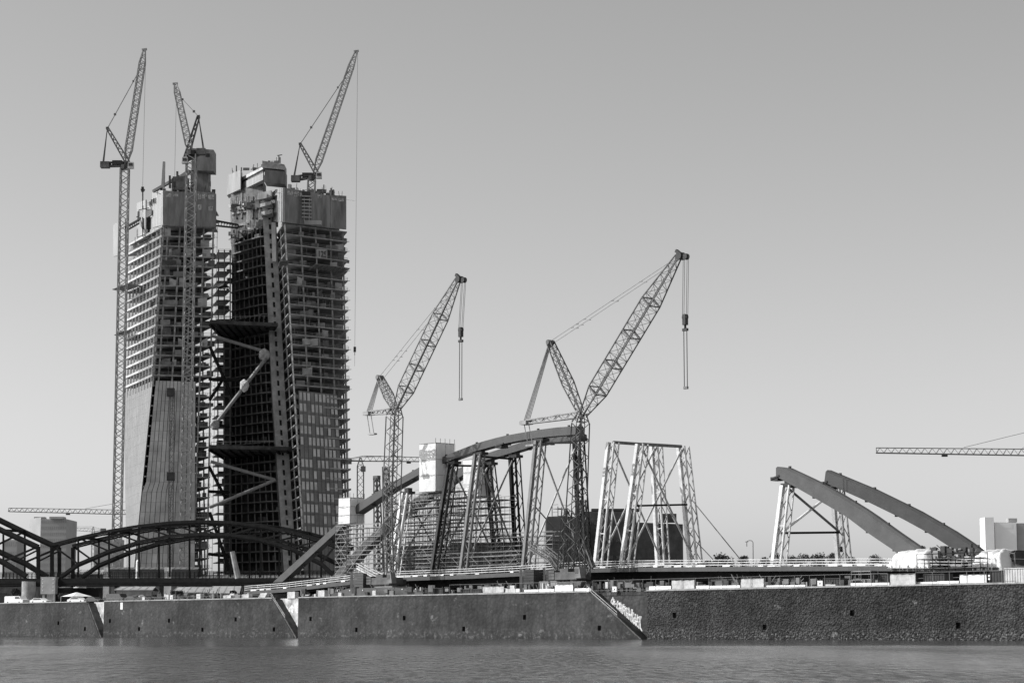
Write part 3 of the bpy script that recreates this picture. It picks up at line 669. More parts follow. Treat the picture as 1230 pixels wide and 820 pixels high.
for par, F0, F1, lo, hi, sd_ in ((ta, a1, a2, zg + 2, ztop, 11), (tb, f1, f2, zpb + 2, ztb, 12)):
    rr = random.Random(sd_); m = MB()
    for k in range(75):
        z = hi - FH * rr.randint(0, int((hi - lo) / FH)); t = rr.uniform(.02, .93); A = F0(z).lerp(F1(z), t); kk = rr.random()
        if kk < .5: m.bar(A + V((0, rr.uniform(.1, 2), -.1)), A + V((rr.uniform(-.2, .2), rr.uniform(.1, 2), FH - .45)), .07, mi=2)
        elif kk < .75: q = A + V((0, -.05, .02)); w_ = rr.uniform(1, 3.5); m.hexa([q, q + V((w_, .1, 0)), q + V((w_, .16, 0)), q + V((0, .06, 0))], [p + UP * rr.uniform(1.6, 3.1) for p in (q, q + V((w_, .1, 0)), q + V((w_, .16, 0)), q + V((0, .06, 0)))], rr.choice((0, 1, 3)))
        else: m.box(A + V((0, .8, 0)), V((rr.uniform(.3, 1.4), 0, 0)), V((0, .5, 0)), rr.uniform(.5, 1.8), rr.choice((0, 1, 3)))
    struct(m.build('props_and_sheets', [M['conc_d'], M['conc'], M['steel'], M['net_l']], par), 'stuff')
# big platforms and tubes of the space between the towers
at = T('atrium_frame', 'dark platforms and diagonal steel tubes bridging the gap between both towers', 'steel frame', V((P(290, 700, DB + 15).x, DB + 15, GZ)))
def plat(pts, th, nm='platform', mt='inner'):
    mm = MB(); mm.hexa([p - UP * th for p in pts], pts); return mm.build(nm, M[mt], at)
Dp = DB + 8
for (xa, xb, y) in ((252, 334, 384), (251, 352, 534)):
    a_, b_ = P(xa, y, Dp - 6), P(xb, y - 2, Dp + 2); b_.z = a_.z
    plat([a_, b_, b_ + V((-2, 10, 0)), a_ + V((14, 42, 0)), a_ + V((-2, 42, 0))], 1.3)
    for k in range(9):
        t = k / 8; p = a_.lerp(b_, t * .92) - UP * 1.3; mm = MB(); mm.bar(p + V((0, .6, -.5)), p + V((0, 40 * (1 - t) + 6, -.5)), .35); mm.build('platform_beam', M['steel_d'], at)
mm = MB()
for yy in (384, 534):
    for k in range(14): p = P(254 + k * 5.8, yy - k * .15, Dp - 6 + k * .6); mm.bar(p, p + UP * 1.2, .06)
    mm.bar(P(254, yy - 3, Dp - 6), P(331, yy - 5, Dp + 2), .07)
mm.build('platform_rail', M['steel'], at)
def tube(a, b, r, mt, D0=None, D1=None, nm='diagonal_tube'):
    mm = MB(); mm.bar(P(*a, D0 or Dp - 4), P(*b, D1 or D0 or Dp - 4), r, n=8); return mm.build(nm, M[mt], at)
tube((254, 403), (318, 422), .62, 'steel', Dp - 4, Dp)
tube((319, 431), (258, 510), .72, 'steel', Dp, Dp - 5)
tube((253, 554), (330, 576), .62, 'steel', Dp - 4, Dp); tube((331, 576), (252, 609), .62, 'steel', Dp, Dp - 4)
for a, b in (((252, 416), (282, 483)), ((251, 560), (273, 602)), ((252, 615), (277, 688)), ((251, 455), (290, 457)), ((251, 590), (275, 591)), ((251, 665), (276, 668)), ((252, 510), (275, 512)), ((252, 480), (268, 455))):
    tube(a, b, .6, 'steel_d', Dp + 2, Dp + 8)
def lump(c, rx, rz, mt, nm, par, seed=1):
    import bmesh; rr = random.Random(seed)
    bm = bmesh.new(); bmesh.ops.create_icosphere(bm, subdivisions=3, radius=1)
    m_ = MB(); o = ORG[par.name]
    for v in bm.verts:
        k = 1 + .13 * math.sin(v.co.x * 5 + seed) * math.cos(v.co.z * 6) + rr.uniform(-.04, .04)
        v.co = V((v.co.x * rx * k, v.co.y * rx * k, v.co.z * rz * k)) + c - o
    me = bpy.data.meshes.new(nm); bm.to_mesh(me); bm.free(); me.materials.append(M[mt]); ob = bpy.data.objects.new(nm, me); C.objects.link(ob); ob.parent = par; return ob
lump(P(293.5, 463, Dp - 3), 1.6, 2.2, 'banner', 'wrapped_joint', at, 2); lump(P(258, 510, Dp - 5), 1.7, 2.0, 'conc', 'wrapped_joint', at, 5); lump(P(317.5, 426, Dp), 2.0, 2.2, 'conc', 'wrapped_joint', at, 8)
m = MB()                                                    # truss walkways near the top
for ya, yb in ((265, 270),): 
    A, B = P(259, ya, Dp), P(286, yb, Dp + 10)
    m.bar(A, B, .3); A2, B2 = P(259, ya + 6, Dp), P(286, yb + 4, Dp + 10); m.bar(A2, B2, .3)
    for k in range(9): m.bar(A.lerp(B, k / 8), A2.lerp(B2, k / 8), .12); m.bar(A.lerp(B, k / 8) + V((0, 3, 0)), A.lerp(B, k / 8), .12)
m.build('top_walkway', M['black'], at)
m = MB(); A, B = P(151, 273, DA + 10), P(167, 264, DA + 34); m.bar(A, B, .35); m.bar(A - UP * 1.4, B - UP * 1.4, .25)
for k in range(7): m.bar(A.lerp(B, k / 6), A.lerp(B, k / 6) - UP * 1.4, .12)
m.build('crane_tie', M['black'], ta)

# ------------------------------------------------------------------ cranes
def luffing(label, D, mast_t, mast_b, mw, jib0, jib1, jw, apex, cj, cab, mt, tdark, hook=None, group='luffing cranes on the towers', extra=None, panels=None):
    A, B = P(*mast_b, D), P(*mast_t, D)
    t_ = T('luffing_crane', label, 'tower crane', V((A.x, D, A.z)), group)
    m = MB(); L = (B - A).length; m.lattice(A, B, mw, mw, panels or max(3, int(L / 2.1)), .2, .12); m.build('mast', mt, t_)
    J0, J1 = P(*jib0, D), P(*jib1, D); m = MB(); k = J0.lerp(J1, .12); n_ = int((J1 - J0).length / 1.5)
    m.lattice(J0, k, .6, jw, 3, .16, .09); m.lattice(k, J0.lerp(J1, .88), jw, jw * .85, n_, .16, .09); m.lattice(J0.lerp(J1, .88), J1, jw * .85, .7, 4, .16, .09)
    m.bar(J1 - V((.9, 0, 0)), J1 + V((.9, 0, .2)), .35); jo = m.build('jib', mt, t_)
    ap = P(*apex, D); c0, c1 = P(*cj[0], D), P(*cj[1], D); m = MB()
    m.bar(c0, ap, .13); m.bar(c0 + V((0, 1.5, 0)), ap, .13); m.bar(c0 + V((.5, 0, 0)), ap, .1)
    m.lattice(lerp(c0, c1, .95), ap, 1.6, .8, 8, .2, .1); m.bar(ap - V((.5, 0, 0)), ap + V((.5, 0, .2)), .35); m.build('apex_frame', tdark, t_)
    m = MB(); m.lattice(c0, c1, 1.5, 1.5, 8, .2, .12, cross=True); m.bar(c0 - UP * .6, c1 - UP * .6, .45); m.build('machinery_deck', tdark, t_)
    m = MB(); m.box(c0.lerp(c1, .1) - UP * 1.2, V((1.6, 0, 0)), V((0, 1.4, 0)), 2.2); m.build('counterweight', tdark if tdark is not M['crane_d'] else M['conc_d'], t_)
    m = MB(); m.box(c0.lerp(c1, .55) - UP * .2, V((1.8, 0, 0)), V((0, 1.1, 0)), 1.5); m.build('winch', M['black'], t_)
    cc = P(*cab, D - 2); m = MB(); m.hexa([cc + V(v) for v in ((-1, -1, -1.1), (1.1, -1, -1.1), (1.1, 1, -1.1), (-1, 1, -1.1))], [cc + V(v) for v in ((-.8, -.8, 1.2), (1.0, -.8, 1.2), (1.0, 1, 1.2), (-.8, 1, 1.2))]); cbb = m.build('cab', M['crane_w'], t_)
    m = MB(); m.box(cc + V((.1, -1.0, -.3)), V((.75, 0, 0)), V((0, .08, 0)), 1.1); m.build('cab_window', M['window'], cbb)
    m = MB(); m.bar(B - UP * .2, B + UP * 1.4, mw * .6, n=10); m.build('slewing_ring', M['black'], t_)
    m = MB(); q = J0.lerp(J1, .86); m.bar(ap, q, .055); m.bar(ap + V((0, .6, 0)), q + V((0, .6, 0)), .055)
    z_ = ap.lerp(q, .22); m.box(z_ - UP * .4, V((.4, 0, 0)), V((0, .3, 0)), .8); m.box(ap.lerp(q, .75) - UP * .3, V((.3, 0, 0)), V((0, .3, 0)), .6); m.build('pendant_rope', M['rope'], t_)
    m = MB()
    for f in (.12, .25, .38, .5, .63, .75, .87):
        p = J0.lerp(J1, f); m.box(p + V((0, -jw * .6, -.2)), V((.35, 0, 0)), V((0, .15, 0)), .5)
    m.build('jib_lamp', M['crane_w'], jo)
    if hook:
        H = P(*hook, D); H.x = J1.x + .5; m = MB(); m.bar(V((J1.x + .5, D, J1.z)), H, .05); r = m.build('hoist_rope', M['rope'], t_)
        m = MB(); m.box(H - UP * .8, V((.45, 0, 0)), V((0, .3, 0)), 1.9); m.bar(H - UP * .7, H - UP * 2.0, .1); m.bar(H - UP * 2, H - UP * 6, .04); m.build('hook_block', M['black'], t_)
    return t_
luffing('tall luffing crane left of the left tower, jib raised steeply', DA - 4, (150, 203), (139.5, 690), 2.9, (152, 196), (173.5, 60), 2.4, (129, 154), ((123, 198), (156, 197)), (157, 199), M['crane'], M['crane_d'], hook=(172, 228))
luffing('luffing crane climbing the front of the left tower, jib leaning left', DA - 9, (230, 186), (221, 702), 3.4, (229, 184), (210.5, 101), 2.3, (238.5, 140), ((244, 181), (222, 192)), (222, 193), M['crane'], M['crane_d'], hook=(206.5, 222))
luffing('luffing crane on top of the right tower, jib pointing up to the right', DB + 10, (374.5, 216), (373.5, 236), 2.6, (377, 211), (428, 62), 2.3, (360.5, 173), ((352, 215), (383, 210)), (383, 211), M['crane'], M['crane_d'], hook=(427.5, 420))

def crawler(label, o, mast_pts, mw, boom0, boom1, bw, strut0, strut1, back, tip_ropes, hook, rope_end, mt, foot, boom_n, group='heavy lattice crawler cranes'):
    X = lambda p: PW(p[0], p[1], o)
    base = X(foot); base.z = GZ
    t_ = T('crawler_crane', label, 'crawler crane', base, group)
    # tracks and upper carriage
    m = MB()
    for sgn in (-1, 1):
        c_ = base + N * (sgn * 3.2); ring = []
        for k in range(16):
            a = 2 * math.pi * k / 16; ring.append(c_ + U * (3.4 * (1 if math.cos(a) > 0 else -1) + .7 * math.cos(a)) + UP * (.7 + .7 * math.sin(a)) - N * .6)
        m.hexa(ring, [p + N * 1.2 for p in ring]); m.build('track', M['black'], t_); m = MB()
    m.box(base + UP * 1.4, U * 3.2, N * 2.2, 1.0); m.bar(base + UP * 2.3, base + UP * 2.8, 1.6, n=12); m.build('undercarriage', mt, t_)
    m = MB(); m.box(base + UP * 2.8 - U * 1.5, U * 3.2, N * 1.9, 1.5); m.box(base + UP * 4.3 - U * 2.4, U * 1.2, N * 1.5, .7); m.build('machinery_house', M['crane_d'], t_)
    m = MB(); m.hexa([base + UP * 3 + U * a_ - N * b_ for a_, b_ in ((2.8, 2.1), (4.6, 2.1), (4.6, 3.4), (2.8, 3.4))], [base + UP * 5.2 + U * a_ - N * b_ for a_, b_ in ((2.8, 2.1), (4.1, 2.1), (4.1, 3.4), (2.8, 3.4))])
    cb_ = m.build('cab', M['crane_m'], t_); m = MB(); m.box(base + UP * 3.9 + U * 3.4 - N * 3.41, U * .5, N * .03, .9); m.build('cab_window', M['window'], cb_)
    m = MB()
    for k in range(3): m.box(base + UP * (2.9 + k * .62) - U * 5.6, U * .8, N * 2.0, .5)
    m.build('counterweight', M['conc_d'], t_)
    m = MB()
    for (a, b, w_a, w_b) in mast_pts:
        A, B = X(a), X(b); m.lattice(A, B, w_a, w_b, max(3, int((B - A).length / 1.6)), .12, .05, side=U, d0=w_a * .8, d1=w_b * .8)
        m.bar(A, B, .12); m.lattice(A + N * w_a * .1 - U * w_a * .12, B + N * w_b * .1 - U * w_b * .12, w_a * .42, w_b * .42, max(3, int((B - A).length / 1.1)), .08, .04, side=N)
    m.build('mast', mt, t_)
    B0, B1 = X(boom0), X(boom1); m = MB(); q0, q1 = B0.lerp(B1, .16), B0.lerp(B1, .72)
    m.lattice(B0, q0, .8, bw, 5, .10, .045, side=U, d0=1.2); m.lattice(q0, q1, bw, bw, boom_n, .10, .04, side=U); m.lattice(q1, B1, bw, .9, 9, .10, .04, side=U)
    for f in (.16, .33, .52, .72):
        c_ = B0.lerp(B1, f); dd = (B1 - B0).normalized(); xx = (U - dd * U.dot(dd)).normalized(); yy = dd.cross(xx)
        for a_ in (-.5, .5): m.bar(c_ + xx * bw * a_ - yy * bw / 2, c_ + xx * bw * a_ + yy * bw / 2, .11); m.bar(c_ + yy * bw * a_ - xx * bw / 2, c_ + yy * bw * a_ + xx * bw / 2, .16)
    m.poly([B0, B0.lerp(B1, .5), B1], .09); bo = m.build('boom', mt, t_)
    m = MB(); hd = B1 + U * .6; m.bar(hd - N * .7, hd + N * .7, .75, n=12); m.bar(hd + U * 1.4 - UP * .3 - N * .4, hd + U * 1.4 - UP * .3 + N * .4, .6, n=12); m.bar(B1, hd + U * 1.4, .2)
    m.bar(B1 - U * .6 + UP * 1.2, B1 + U * .8 + UP * .2, .3); m.build('boom_head', M['black'], bo)
    A, B = X(strut0), X(strut1); m = MB(); m.lattice(A, A.lerp(B, .4), 1.0, bw * .62, 5, .10, .05, side=U); m.lattice(A.lerp(B, .4), B, bw * .62, 1.1, 11, .10, .05, side=U); m.bar(B - N * .8, B + N * .8, .5, n=10); m.build('strut', mt, t_)
    m = MB(); bk = X(back)
    for sgn in (-1, -.5, 0, .5, 1): m.bar(B + N * .5 * sgn - U * .2 * sgn, bk + N * .5 * sgn + U * .25 * sgn, .06)
    for f in (0, 1): 
        dd = N * (1.4 * f); m.bar(B + dd + UP * .2, B1 + dd * .8, .035)
        for g_ in (.18, .22, .28, .5, .72): p = (B + dd).lerp(B1 + dd * .8, g_); m.bar(p - U * .4, p + U * .4, .07)
    m.bar(B0.lerp(B1, .04), B.lerp(B1, .85) + N, .03); m.build('pendant', M['steel'], t_)
    m = MB(); m.lattice(bk, X(strut0) - UP * .6, .7, 1.2, 9, .12, .08, side=N); m.box(bk - UP * .5, U * 1.0, N * 1.0, .8)
    for dx in (-.7, .7):
        q = bk + U * dx; m.bar(q, q - UP * 4.5 + U * 1.2, .08)
    m.box(bk - UP * 5 + U * 1.4, U * 1.2, N * .4, .35); m.build('derrick_beam', M['crane'], t_)
    m = MB(); H = X(hook); hd2 = hd + U * 1.4
    for dx in (-.45, -.2, .2, .45): m.bar(hd2 + U * dx * 1.6, H + U * dx * 1.6 + UP * .8, .045)
    m.build('hoist_rope', M['rope'], t_)
    m = MB(); m.bar(H + UP * .5 - N * .3, H + UP * .5 + N * .3, .62, n=14); m.box(H - UP * 1.0, U * .4, N * .4, 2.0); m.bar(H - UP * 1, H - UP * 1.8, .2); m.bar(H - UP * 1.9 - U * .6, H - UP * 1.9 + U * .6, .25); hb = m.build('hook_block', M['black'], t_)
    m = MB(); E = X(rope_end); E.x = H.x; E.y = H.y
    for dx in (-.4, .4): m.bar(H - UP * 1.9 + U * dx, E + U * dx, .08)
    m.box(E - UP * .5, U * .5, N * .2, .5); m.build('lifting_sling', M['rope'], t_)
    return t_
crawler('smaller crawler crane with raised lattice boom between tower and bridge', 9,
        [((472.5, 688), (470.5, 600), 2.0, 3.2), ((466, 690), (463.5, 560), 1.2, 1.2), ((470.5, 600), (474, 500), 3.2, 3.0), ((474, 500), (476, 488), 3.0, 1.5)], 4.2, (476, 492), (550, 336), 2.6, (474, 490), (456, 453), (443, 496), None, (553.5, 399), (553, 478), M['crane_m'], (470, 700), 15)
crawler('largest crawler crane with dark lattice boom beside the bridge arch', 9,
        [((688, 697), (691, 640), .8, 3.4), ((676, 690), (681, 612), 1.8, 1.6), ((703, 692), (699, 600), 1.6, 1.0), ((683, 700), (660, 668), .9, .9), ((700, 650), (712, 682), .8, .8), ((691, 640), (697.5, 508), 3.4, 2.8), ((697.5, 508), (699, 497), 2.8, 1.4)], 3.8, (700, 499), (815, 308), 2.8, (697, 494), (661, 411), (632, 507), None, (823, 384), (824, 464), M['crane_d'], (694, 706), 18)

# hammerhead tower cranes in the distance
def hammer(label, D, base, top, jib_a, jib_b, cw, apex, mt, mw=2.0, counter=True, group='distant tower cranes'):
    A, B = P(*base, D), P(*top, D); A.z = GZ; t_ = T('tower_crane', label, 'tower crane', A, group)
    m = MB(); m.lattice(A, B, mw, mw, int((B - A).length / 3), .16, .09); m.build('mast', mt, t_)
    a, b = P(*jib_a, D), P(*jib_b, D); m = MB(); m.bar(a, b, .16); m.bar(a + V((0, 1.5, 0)), b + V((0, 1.5, 0)), .16)
    h = 2.2; u, v = a + V((0, .7, h * .75)), b + V((0, .7, h)); m.bar(u, v, .14); n_ = int((b - a).length / 2.4)
    for k in range(n_):
        p = a.lerp(b, k / n_); r = a.lerp(b, (k + 1) / n_); q = u.lerp(v, (k + .5) / n_); m.bar(p, q, .07); m.bar(q, r, .07); m.bar(p + V((0, 1.5, 0)), q, .07)
    m.bar(a, u, .12); m.build('jib', mt, t_)
    m = MB(); c_ = P(*cw, D); m.bar(b, c_, .3); m.bar(b + UP * h, c_ + UP * .6, .12); m.build('counter_jib', mt, t_)
    m = MB(); m.box(c_ - UP * 1.4, V((1.8, 0, 0)), V((0, 1, 0)), 2.4); m.build('counterweight', M['conc_d'], t_)
    ap = P(*apex, D); m = MB(); m.lattice(B, ap, mw, .5, 3, .14, .08); m.bar(ap, a.lerp(b, .45) + UP * h, .07); m.bar(ap, a.lerp(b, .75) + UP * h, .06); m.bar(ap, c_, .07); m.build('tie_bars', mt, t_)
    cc = B + V((1.2, -1.2, -2.2)); m = MB(); m.box(cc, V((1, 0, 0)), V((0, 1, 0)), 2.2); cb_ = m.build('cab', mt, t_)
    m = MB(); m.box(a.lerp(b, .35) - UP * .9, V((.9, 0, 0)), V((0, .6, 0)), .6); m.build('trolley', M['black'], t_)
    return t_
hammer('small tower crane behind the right tower with level jib', 900, (433, 690), (433, 560), (520, 554), (437, 553.5), (417, 553), (433, 549), M['steel'], 2.6)
hammer('pale tower crane jib reaching left behind the rail bridge', 1000, (222, 700), (222, 620), (10, 614), (215, 619), (232, 620), (222, 590), M['steel'])
hammer('low far tower crane beside the grey office block at left', 1500, (112, 700), (112, 640), (57, 634), (112, 638.5), (124, 636), (112, 632), M['steel_l'])
hammer('long flat crane jib entering at the right edge', 700, (1290, 690), (1290, 549), (1053, 543.5), (1286, 547.5), (1320, 548), (1290, 505), M['steel'])

# ------------------------------------------------------------------ old riveted rail bridge
DR = 640.0; UB = V((.985, -.17, 0)).normalized(); NB = V((.17, .985, 0))
def PR(px, py, o=0):
    d_ = ray(px, py); X0 = P(60, 700, DR); k = (NB.dot(X0 - CAM) + o) / NB.dot(d_); return CAM + d_ * k
rb = T('rail_bridge', 'old dark steel rail bridge with curved truss arches', 'bridge', V((P(64, 705, DR).x, DR, GZ)))
OFF = UB * 3.0 + NB * 9.0
topc = [(62, 654), (78, 650), (94, 645.8), (131, 637.5), (167, 631.5), (204, 627.5), (240, 625.8), (277, 627), (313, 631.5), (350, 638.5), (386, 648.5), (404, 655)]
lowc = [(73, 692), (94, 677), (131, 661.5), (167, 650.5), (204, 643.5), (240, 641), (277, 642), (313, 647.5), (350, 658), (386, 676), (402, 691)]
nodes = [94, 131, 167, 204, 240, 277, 313, 350, 386]
def yat(tb_, x): return table(tb_, x)
left_top = [(-75, 603), (-35, 614), (5, 636.5), (46, 656)]; left_top = [(-78, 604), (-36, 617), (4, 636.5), (46, 656)]
left_low = [(-78, 640), (-36, 656), (4, 674), (32, 691)]
for k_ in range(2):
    off = OFF * k_
    m = MB()
    for tb_, r in ((topc, .42), (lowc, .42), (left_top, .55), (left_low, .55)):
        m.poly([PR(*p) + off for p in tb_], r); m.poly([PR(p[0], p[1]) + off + V((0, .02, -.75 if tb_ in (topc, lowc) else -.9)) for p in tb_], r * .5)
    m.build('arch_chord', M['steel_d'], rb)
    m = MB()
    for x in nodes + [4, -36]:
        tp, lw = (topc, lowc) if x > 50 else (left_top, left_low)
        m = MB(); m.bar(PR(x, yat(tp, x)) + off, PR(x, 693) + off, .25); m.build('hanger', M['steel_d'], rb)
    for x in (62.5, 46): m = MB(); m.bar(PR(x, 656) + off, PR(x, 704) + off, .5); m.build('end_post', M['steel_d'], rb)
    m = MB(); ns = [62] + nodes[:5]
    for a, b in zip(ns, ns[1:]): m.bar(PR(a, yat(topc, a)) + off, PR(b, yat(lowc, b)) + off, .24)
    ns = nodes[4:] + [403]
    for a, b in zip(ns, ns[1:]): m.bar(PR(b, yat(topc, b)) + off, PR(a, yat(lowc, a)) + off, .24)
    ns = [46, 4, -36, -78]
    for a, b in zip(ns, ns[1:]): m.bar(PR(a, yat(left_top, a)) + off, PR(b, yat(left_low, b)) + off, .28)
    m.bar(PR(46, 660) + off, PR(22, 672) + off, .22); m.build('diagonal_brace', M['steel_d'], rb)
    m = MB(); m.bar(PR(-90, 700) + off, PR(405, 697.5) + off, 1.0); A, B = PR(-90, 700) + off, PR(405, 697.5) + off
    for h in (1.9, 2.5, 3.0): m.bar(A + UP * h, B + UP * h, .06)
    for q in range(110): p = A.lerp(B, q / 109); m.bar(p + UP, p + UP * 3, .06)
    m.box(A.lerp(B, .5) - UP * .3 - NB * .2, (B - A) / 2, NB * .9, .3); m.build('deck_girder', M['steel_d'], rb)
m = MB(); A, B = PR(-90, 697), PR(405, 696); m.hexa([A, B, B + OFF, A + OFF], [p + UP * .6 for p in (A, B, B + OFF, A + OFF)]); m.build('track_deck', M['steel_d'], rb)
for x in (94, 131, 167, 204, 240, 277, 313, 350, 386): m = MB(); p = PR(x, yat(topc, x)); m.bar(p, p + OFF, .3); m.build('cross_strut', M['steel_d'], rb)
for a, b in zip(nodes, nodes[1:]): m = MB(); m.bar(PR(a, yat(topc, a)), PR(b, yat(topc, b)) + OFF, .16); m.build('wind_brace', M['steel_d'], rb)
for x in (4, -36): m = MB(); p = PR(x, yat(left_top, x)); m.bar(p, p + OFF, .35); m.build('cross_strut', M['steel_d'], rb)
for x0, x1 in ((66, 87), (392, 404)):
    m = MB(); A, B = PR(x0, 706), PR(x1, 706); A.z = B.z = GZ; h = PR(x0, 704).z - GZ - .4; m.hexa([A - NB * 1, B - NB * 1, B + OFF * 1.3, A + OFF * 1.3], [p + UP * h for p in (A - NB * 1, B - NB * 1, B + OFF * 1.3, A + OFF * 1.3)]); m.build('pier', M['steel_d'], rb)
pn = MB()
A = PR(48.5, 713, -3); B = PR(66, 713, -3); hh = PR(50, 692.5, -3).z - A.z
pn.hexa([A, B, B + NB * 3, A + NB * 3], [p + UP * hh for p in (A, B, B + NB * 3, A + NB * 3)])
pb_ = tag(pn.build('switch_cabinet', M['box']), 'grey boxy cabinet on two posts under the rail bridge', 'cabinet')
pn = MB()
for k in range(4): 
    for s_ in (.14, .86): p = A.lerp(B, s_) - NB * .03 + UP * hh * (.2 + .22 * k); pn.bar(p, p - NB * .06, .14, n=8)
pn.build('bolt', M['white'], pb_)
pn = MB()
for s_ in (.14, .86): p = A.lerp(B, s_) + NB; pn.bar(p, V((p.x, p.y, GZ)), .3)
pn.build('post', M['conc_l'], pb_)
pn = MB(); c_ = PR(34.5, 719, -1); r = 8.6 * DR / F; c_.z = GZ; h = PR(34, 698, -1).z - GZ
ring = [c_ + V((math.cos(a) * r, math.sin(a) * r, 0)) for a in [2 * math.pi * k / 28 for k in range(28)]]
pn.hexa(ring, [p + UP * h for p in ring]); tag(pn.build('round_pier', M['conc'], smooth=False), 'round grey concrete drum under the left bridge span', 'pier')

# ------------------------------------------------------------------ new arch bridge being assembled on the quay
nbz = [(250, 713.5), (293, 710), (340, 706.6), (420, 697.5), (478, 693), (560, 690), (624, 686.8), (696, 682.5), (760, 681), (840, 680.5), (1030, 679.5), (1110, 680), (1200, 681)]
nb_ = T('arch_bridge', 'new steel arch bridge assembled on the quay beside the river', 'bridge', SO(s_of(700), 25, GZ))
OD = 17.0
pr = [(PW(x, y, OD)) for x, y in nbz[1:]]
m = MB(); g2 = MB()
for A, B in zip(pr, pr[1:]):
    m.hexa([A - UP * .85, B - UP * .85, B - UP * .85 + N * .5, A - UP * .85 + N * .5], [A, B, B + N * .5, A + N * .5])
    m.hexa([A - UP * .35 + N * .51, B - UP * .35 + N * .51, B - UP * .35 + N * 19, A - UP * .35 + N * 19], [p + UP * .3 for p in (A - UP * .35 + N * .51, B - UP * .35 + N * .51, B - UP * .35 + N * 19, A - UP * .35 + N * 19)])
    dz = 2.6 if (A.x + B.x) / 2 > PW(450, 690, OD).x else .9
    for o in (3.2, 15): g2.hexa([A - UP * dz + N * o, B - UP * dz + N * o, B - UP * dz + N * (o + 1.2), A - UP * dz + N * (o + 1.2)], [A - UP * .36 + N * o, B - UP * .36 + N * o, B - UP * .36 + N * (o + 1.2), A - UP * .36 + N * (o + 1.2)])
m.build('deck', M['deck'], nb_); g2.build('main_girder', M['steel_d'], nb_)
m = MB()
for A, B in zip(pr, pr[1:]):
    for o in (.2, 18.6):
        for h in (.35, .85, 1.3): m.bar(A + N * o + UP * h, B + N * o + UP * h, .07)
        k = int((B - A).length / 2.4)
        for i in range(k): p = A.lerp(B, i / k) + N * o; m.bar(p, p + UP * 1.35, .05)
m.build('railing', M['scaf_r'], nb_)
m = MB()
for A, B in zip(pr, pr[1:]):
    k = int((B - A).length / 3)
    for i in range(k):
        if random.random() < .55: p = A.lerp(B, i / k) + N * .1; m = MB(); m.box(p + U * random.uniform(0, 1), U * random.uniform(.5, 1.4), N * .04, random.uniform(.15, .3)); m.build('toe_board', M['white'], nb_)
def arch(top, bot, o, wd, nm='arch_rib', mt=None, capA=False):
    n_ = 14; xs0 = [lerp(top[0][0], top[-1][0], i / n_) for i in range(n_ + 1)]; xb = [lerp(bot[0][0], bot[-1][0], i / n_) for i in range(n_ + 1)]
    m = MB(); rings = []
    for x, y in zip(xs0, xb):
        Tn, Bn = PW(x, table(top, x), o), PW(y, table(bot, y), o)
        ch = (Bn - Tn) * .14
        rings.append([Bn, Tn + ch, Tn - ch * .0 + N * .45, Tn + N * (wd - .45), Tn + ch + N * wd, Bn + N * wd])
    i0 = len(m.v); 
    for r in rings: m.v += r
    k = 6
    for i in range(len(rings) - 1):
        for j in range(k): a = i0 + i * k + j; b_ = i0 + i * k + (j + 1) % k; m.f.append((a, b_, b_ + k, a + k)); m.m.append(0)
    m.f.append(tuple(range(i0 + k - 1, i0 - 1, -1))); m.m.append(0); m.f.append(tuple(range(i0 + k * (len(rings) - 1), i0 + k * len(rings)))); m.m.append(0)
    # seams, lugs
    for f in (1, 4, 7, 10, 13):
        r = rings[f]; m.box(r[0] - UP * .35 + N * wd / 2, U * .45, N * .3, .34, 1)
        m.box(r[2] + N * .4, U * .25, N * .15, .35, 1)
    return m.build(nm, [mt or M['arch'], M['black']], nb_)
ON, OF = 20.5, 33.0
arch([(326, 699), (405, 627.5), (412, 621)], [(339, 698.5), (409, 634), (416, 628)], ON, 1.8)
arch([(412, 615), (432, 602), (470, 578.5), (503, 560), (525, 549.5)], [(412, 626), (430, 615), (470, 588), (503, 570), (525, 559)], ON, 2.6)
arch([(520, 553), (537, 545), (571.6, 531.5), (601, 523.5), (640, 516.5), (665, 513), (692, 511.3)], [(521, 561), (538, 553.5), (571.6, 541.3), (601, 533.4), (630.6, 527.5), (665, 523.5), (692, 521.5)], ON, 2.2)
arch([(565, 552), (577, 546), (604, 537), (630.6, 529), (660, 523.5), (696, 520.5)], [(567, 559), (578, 554), (614.5, 543.6), (640, 535.5), (665, 531), (696, 528)], OF, 2.2)
arch([(384, 707), (430, 655), (470, 617), (523, 579), (560, 556)], [(396, 707), (440, 658), (478, 624), (529, 588), (562, 566)], OF, 2.2, mt=M['deck'])
arch([(932, 560), (944, 561), (980.5, 578), (1007, 592.6), (1042, 614), (1074, 637), (1106.6, 659.6), (1116, 667)], [(932, 572), (948, 580.5), (980.5, 599), (1015, 619), (1042, 639.5), (1074, 661), (1082, 668)], ON, 2.0)
arch([(992, 564), (1047.6, 587), (1101, 613), (1147, 639.5), (1176, 659.6), (1185, 667)], [(990, 579), (1039.5, 601), (1082.5, 622), (1114.6, 639.5), (1152, 663.7), (1158, 668)], OF, 2.0, mt=M['arch_f'])
m = MB()
for (x, y, o) in ((932, 573, ON), (990, 580, OF), (601, 534, ON)): m.box(PW(x + 2, y + 3, o + 1) - UP * .2, U * .9, N * 1.0, .7); m.bar(PW(x - 6, y + 2, o), PW(x + 4, y - 2, o), .15); m.build('lifting_lug', M['black'], nb_); m = MB()

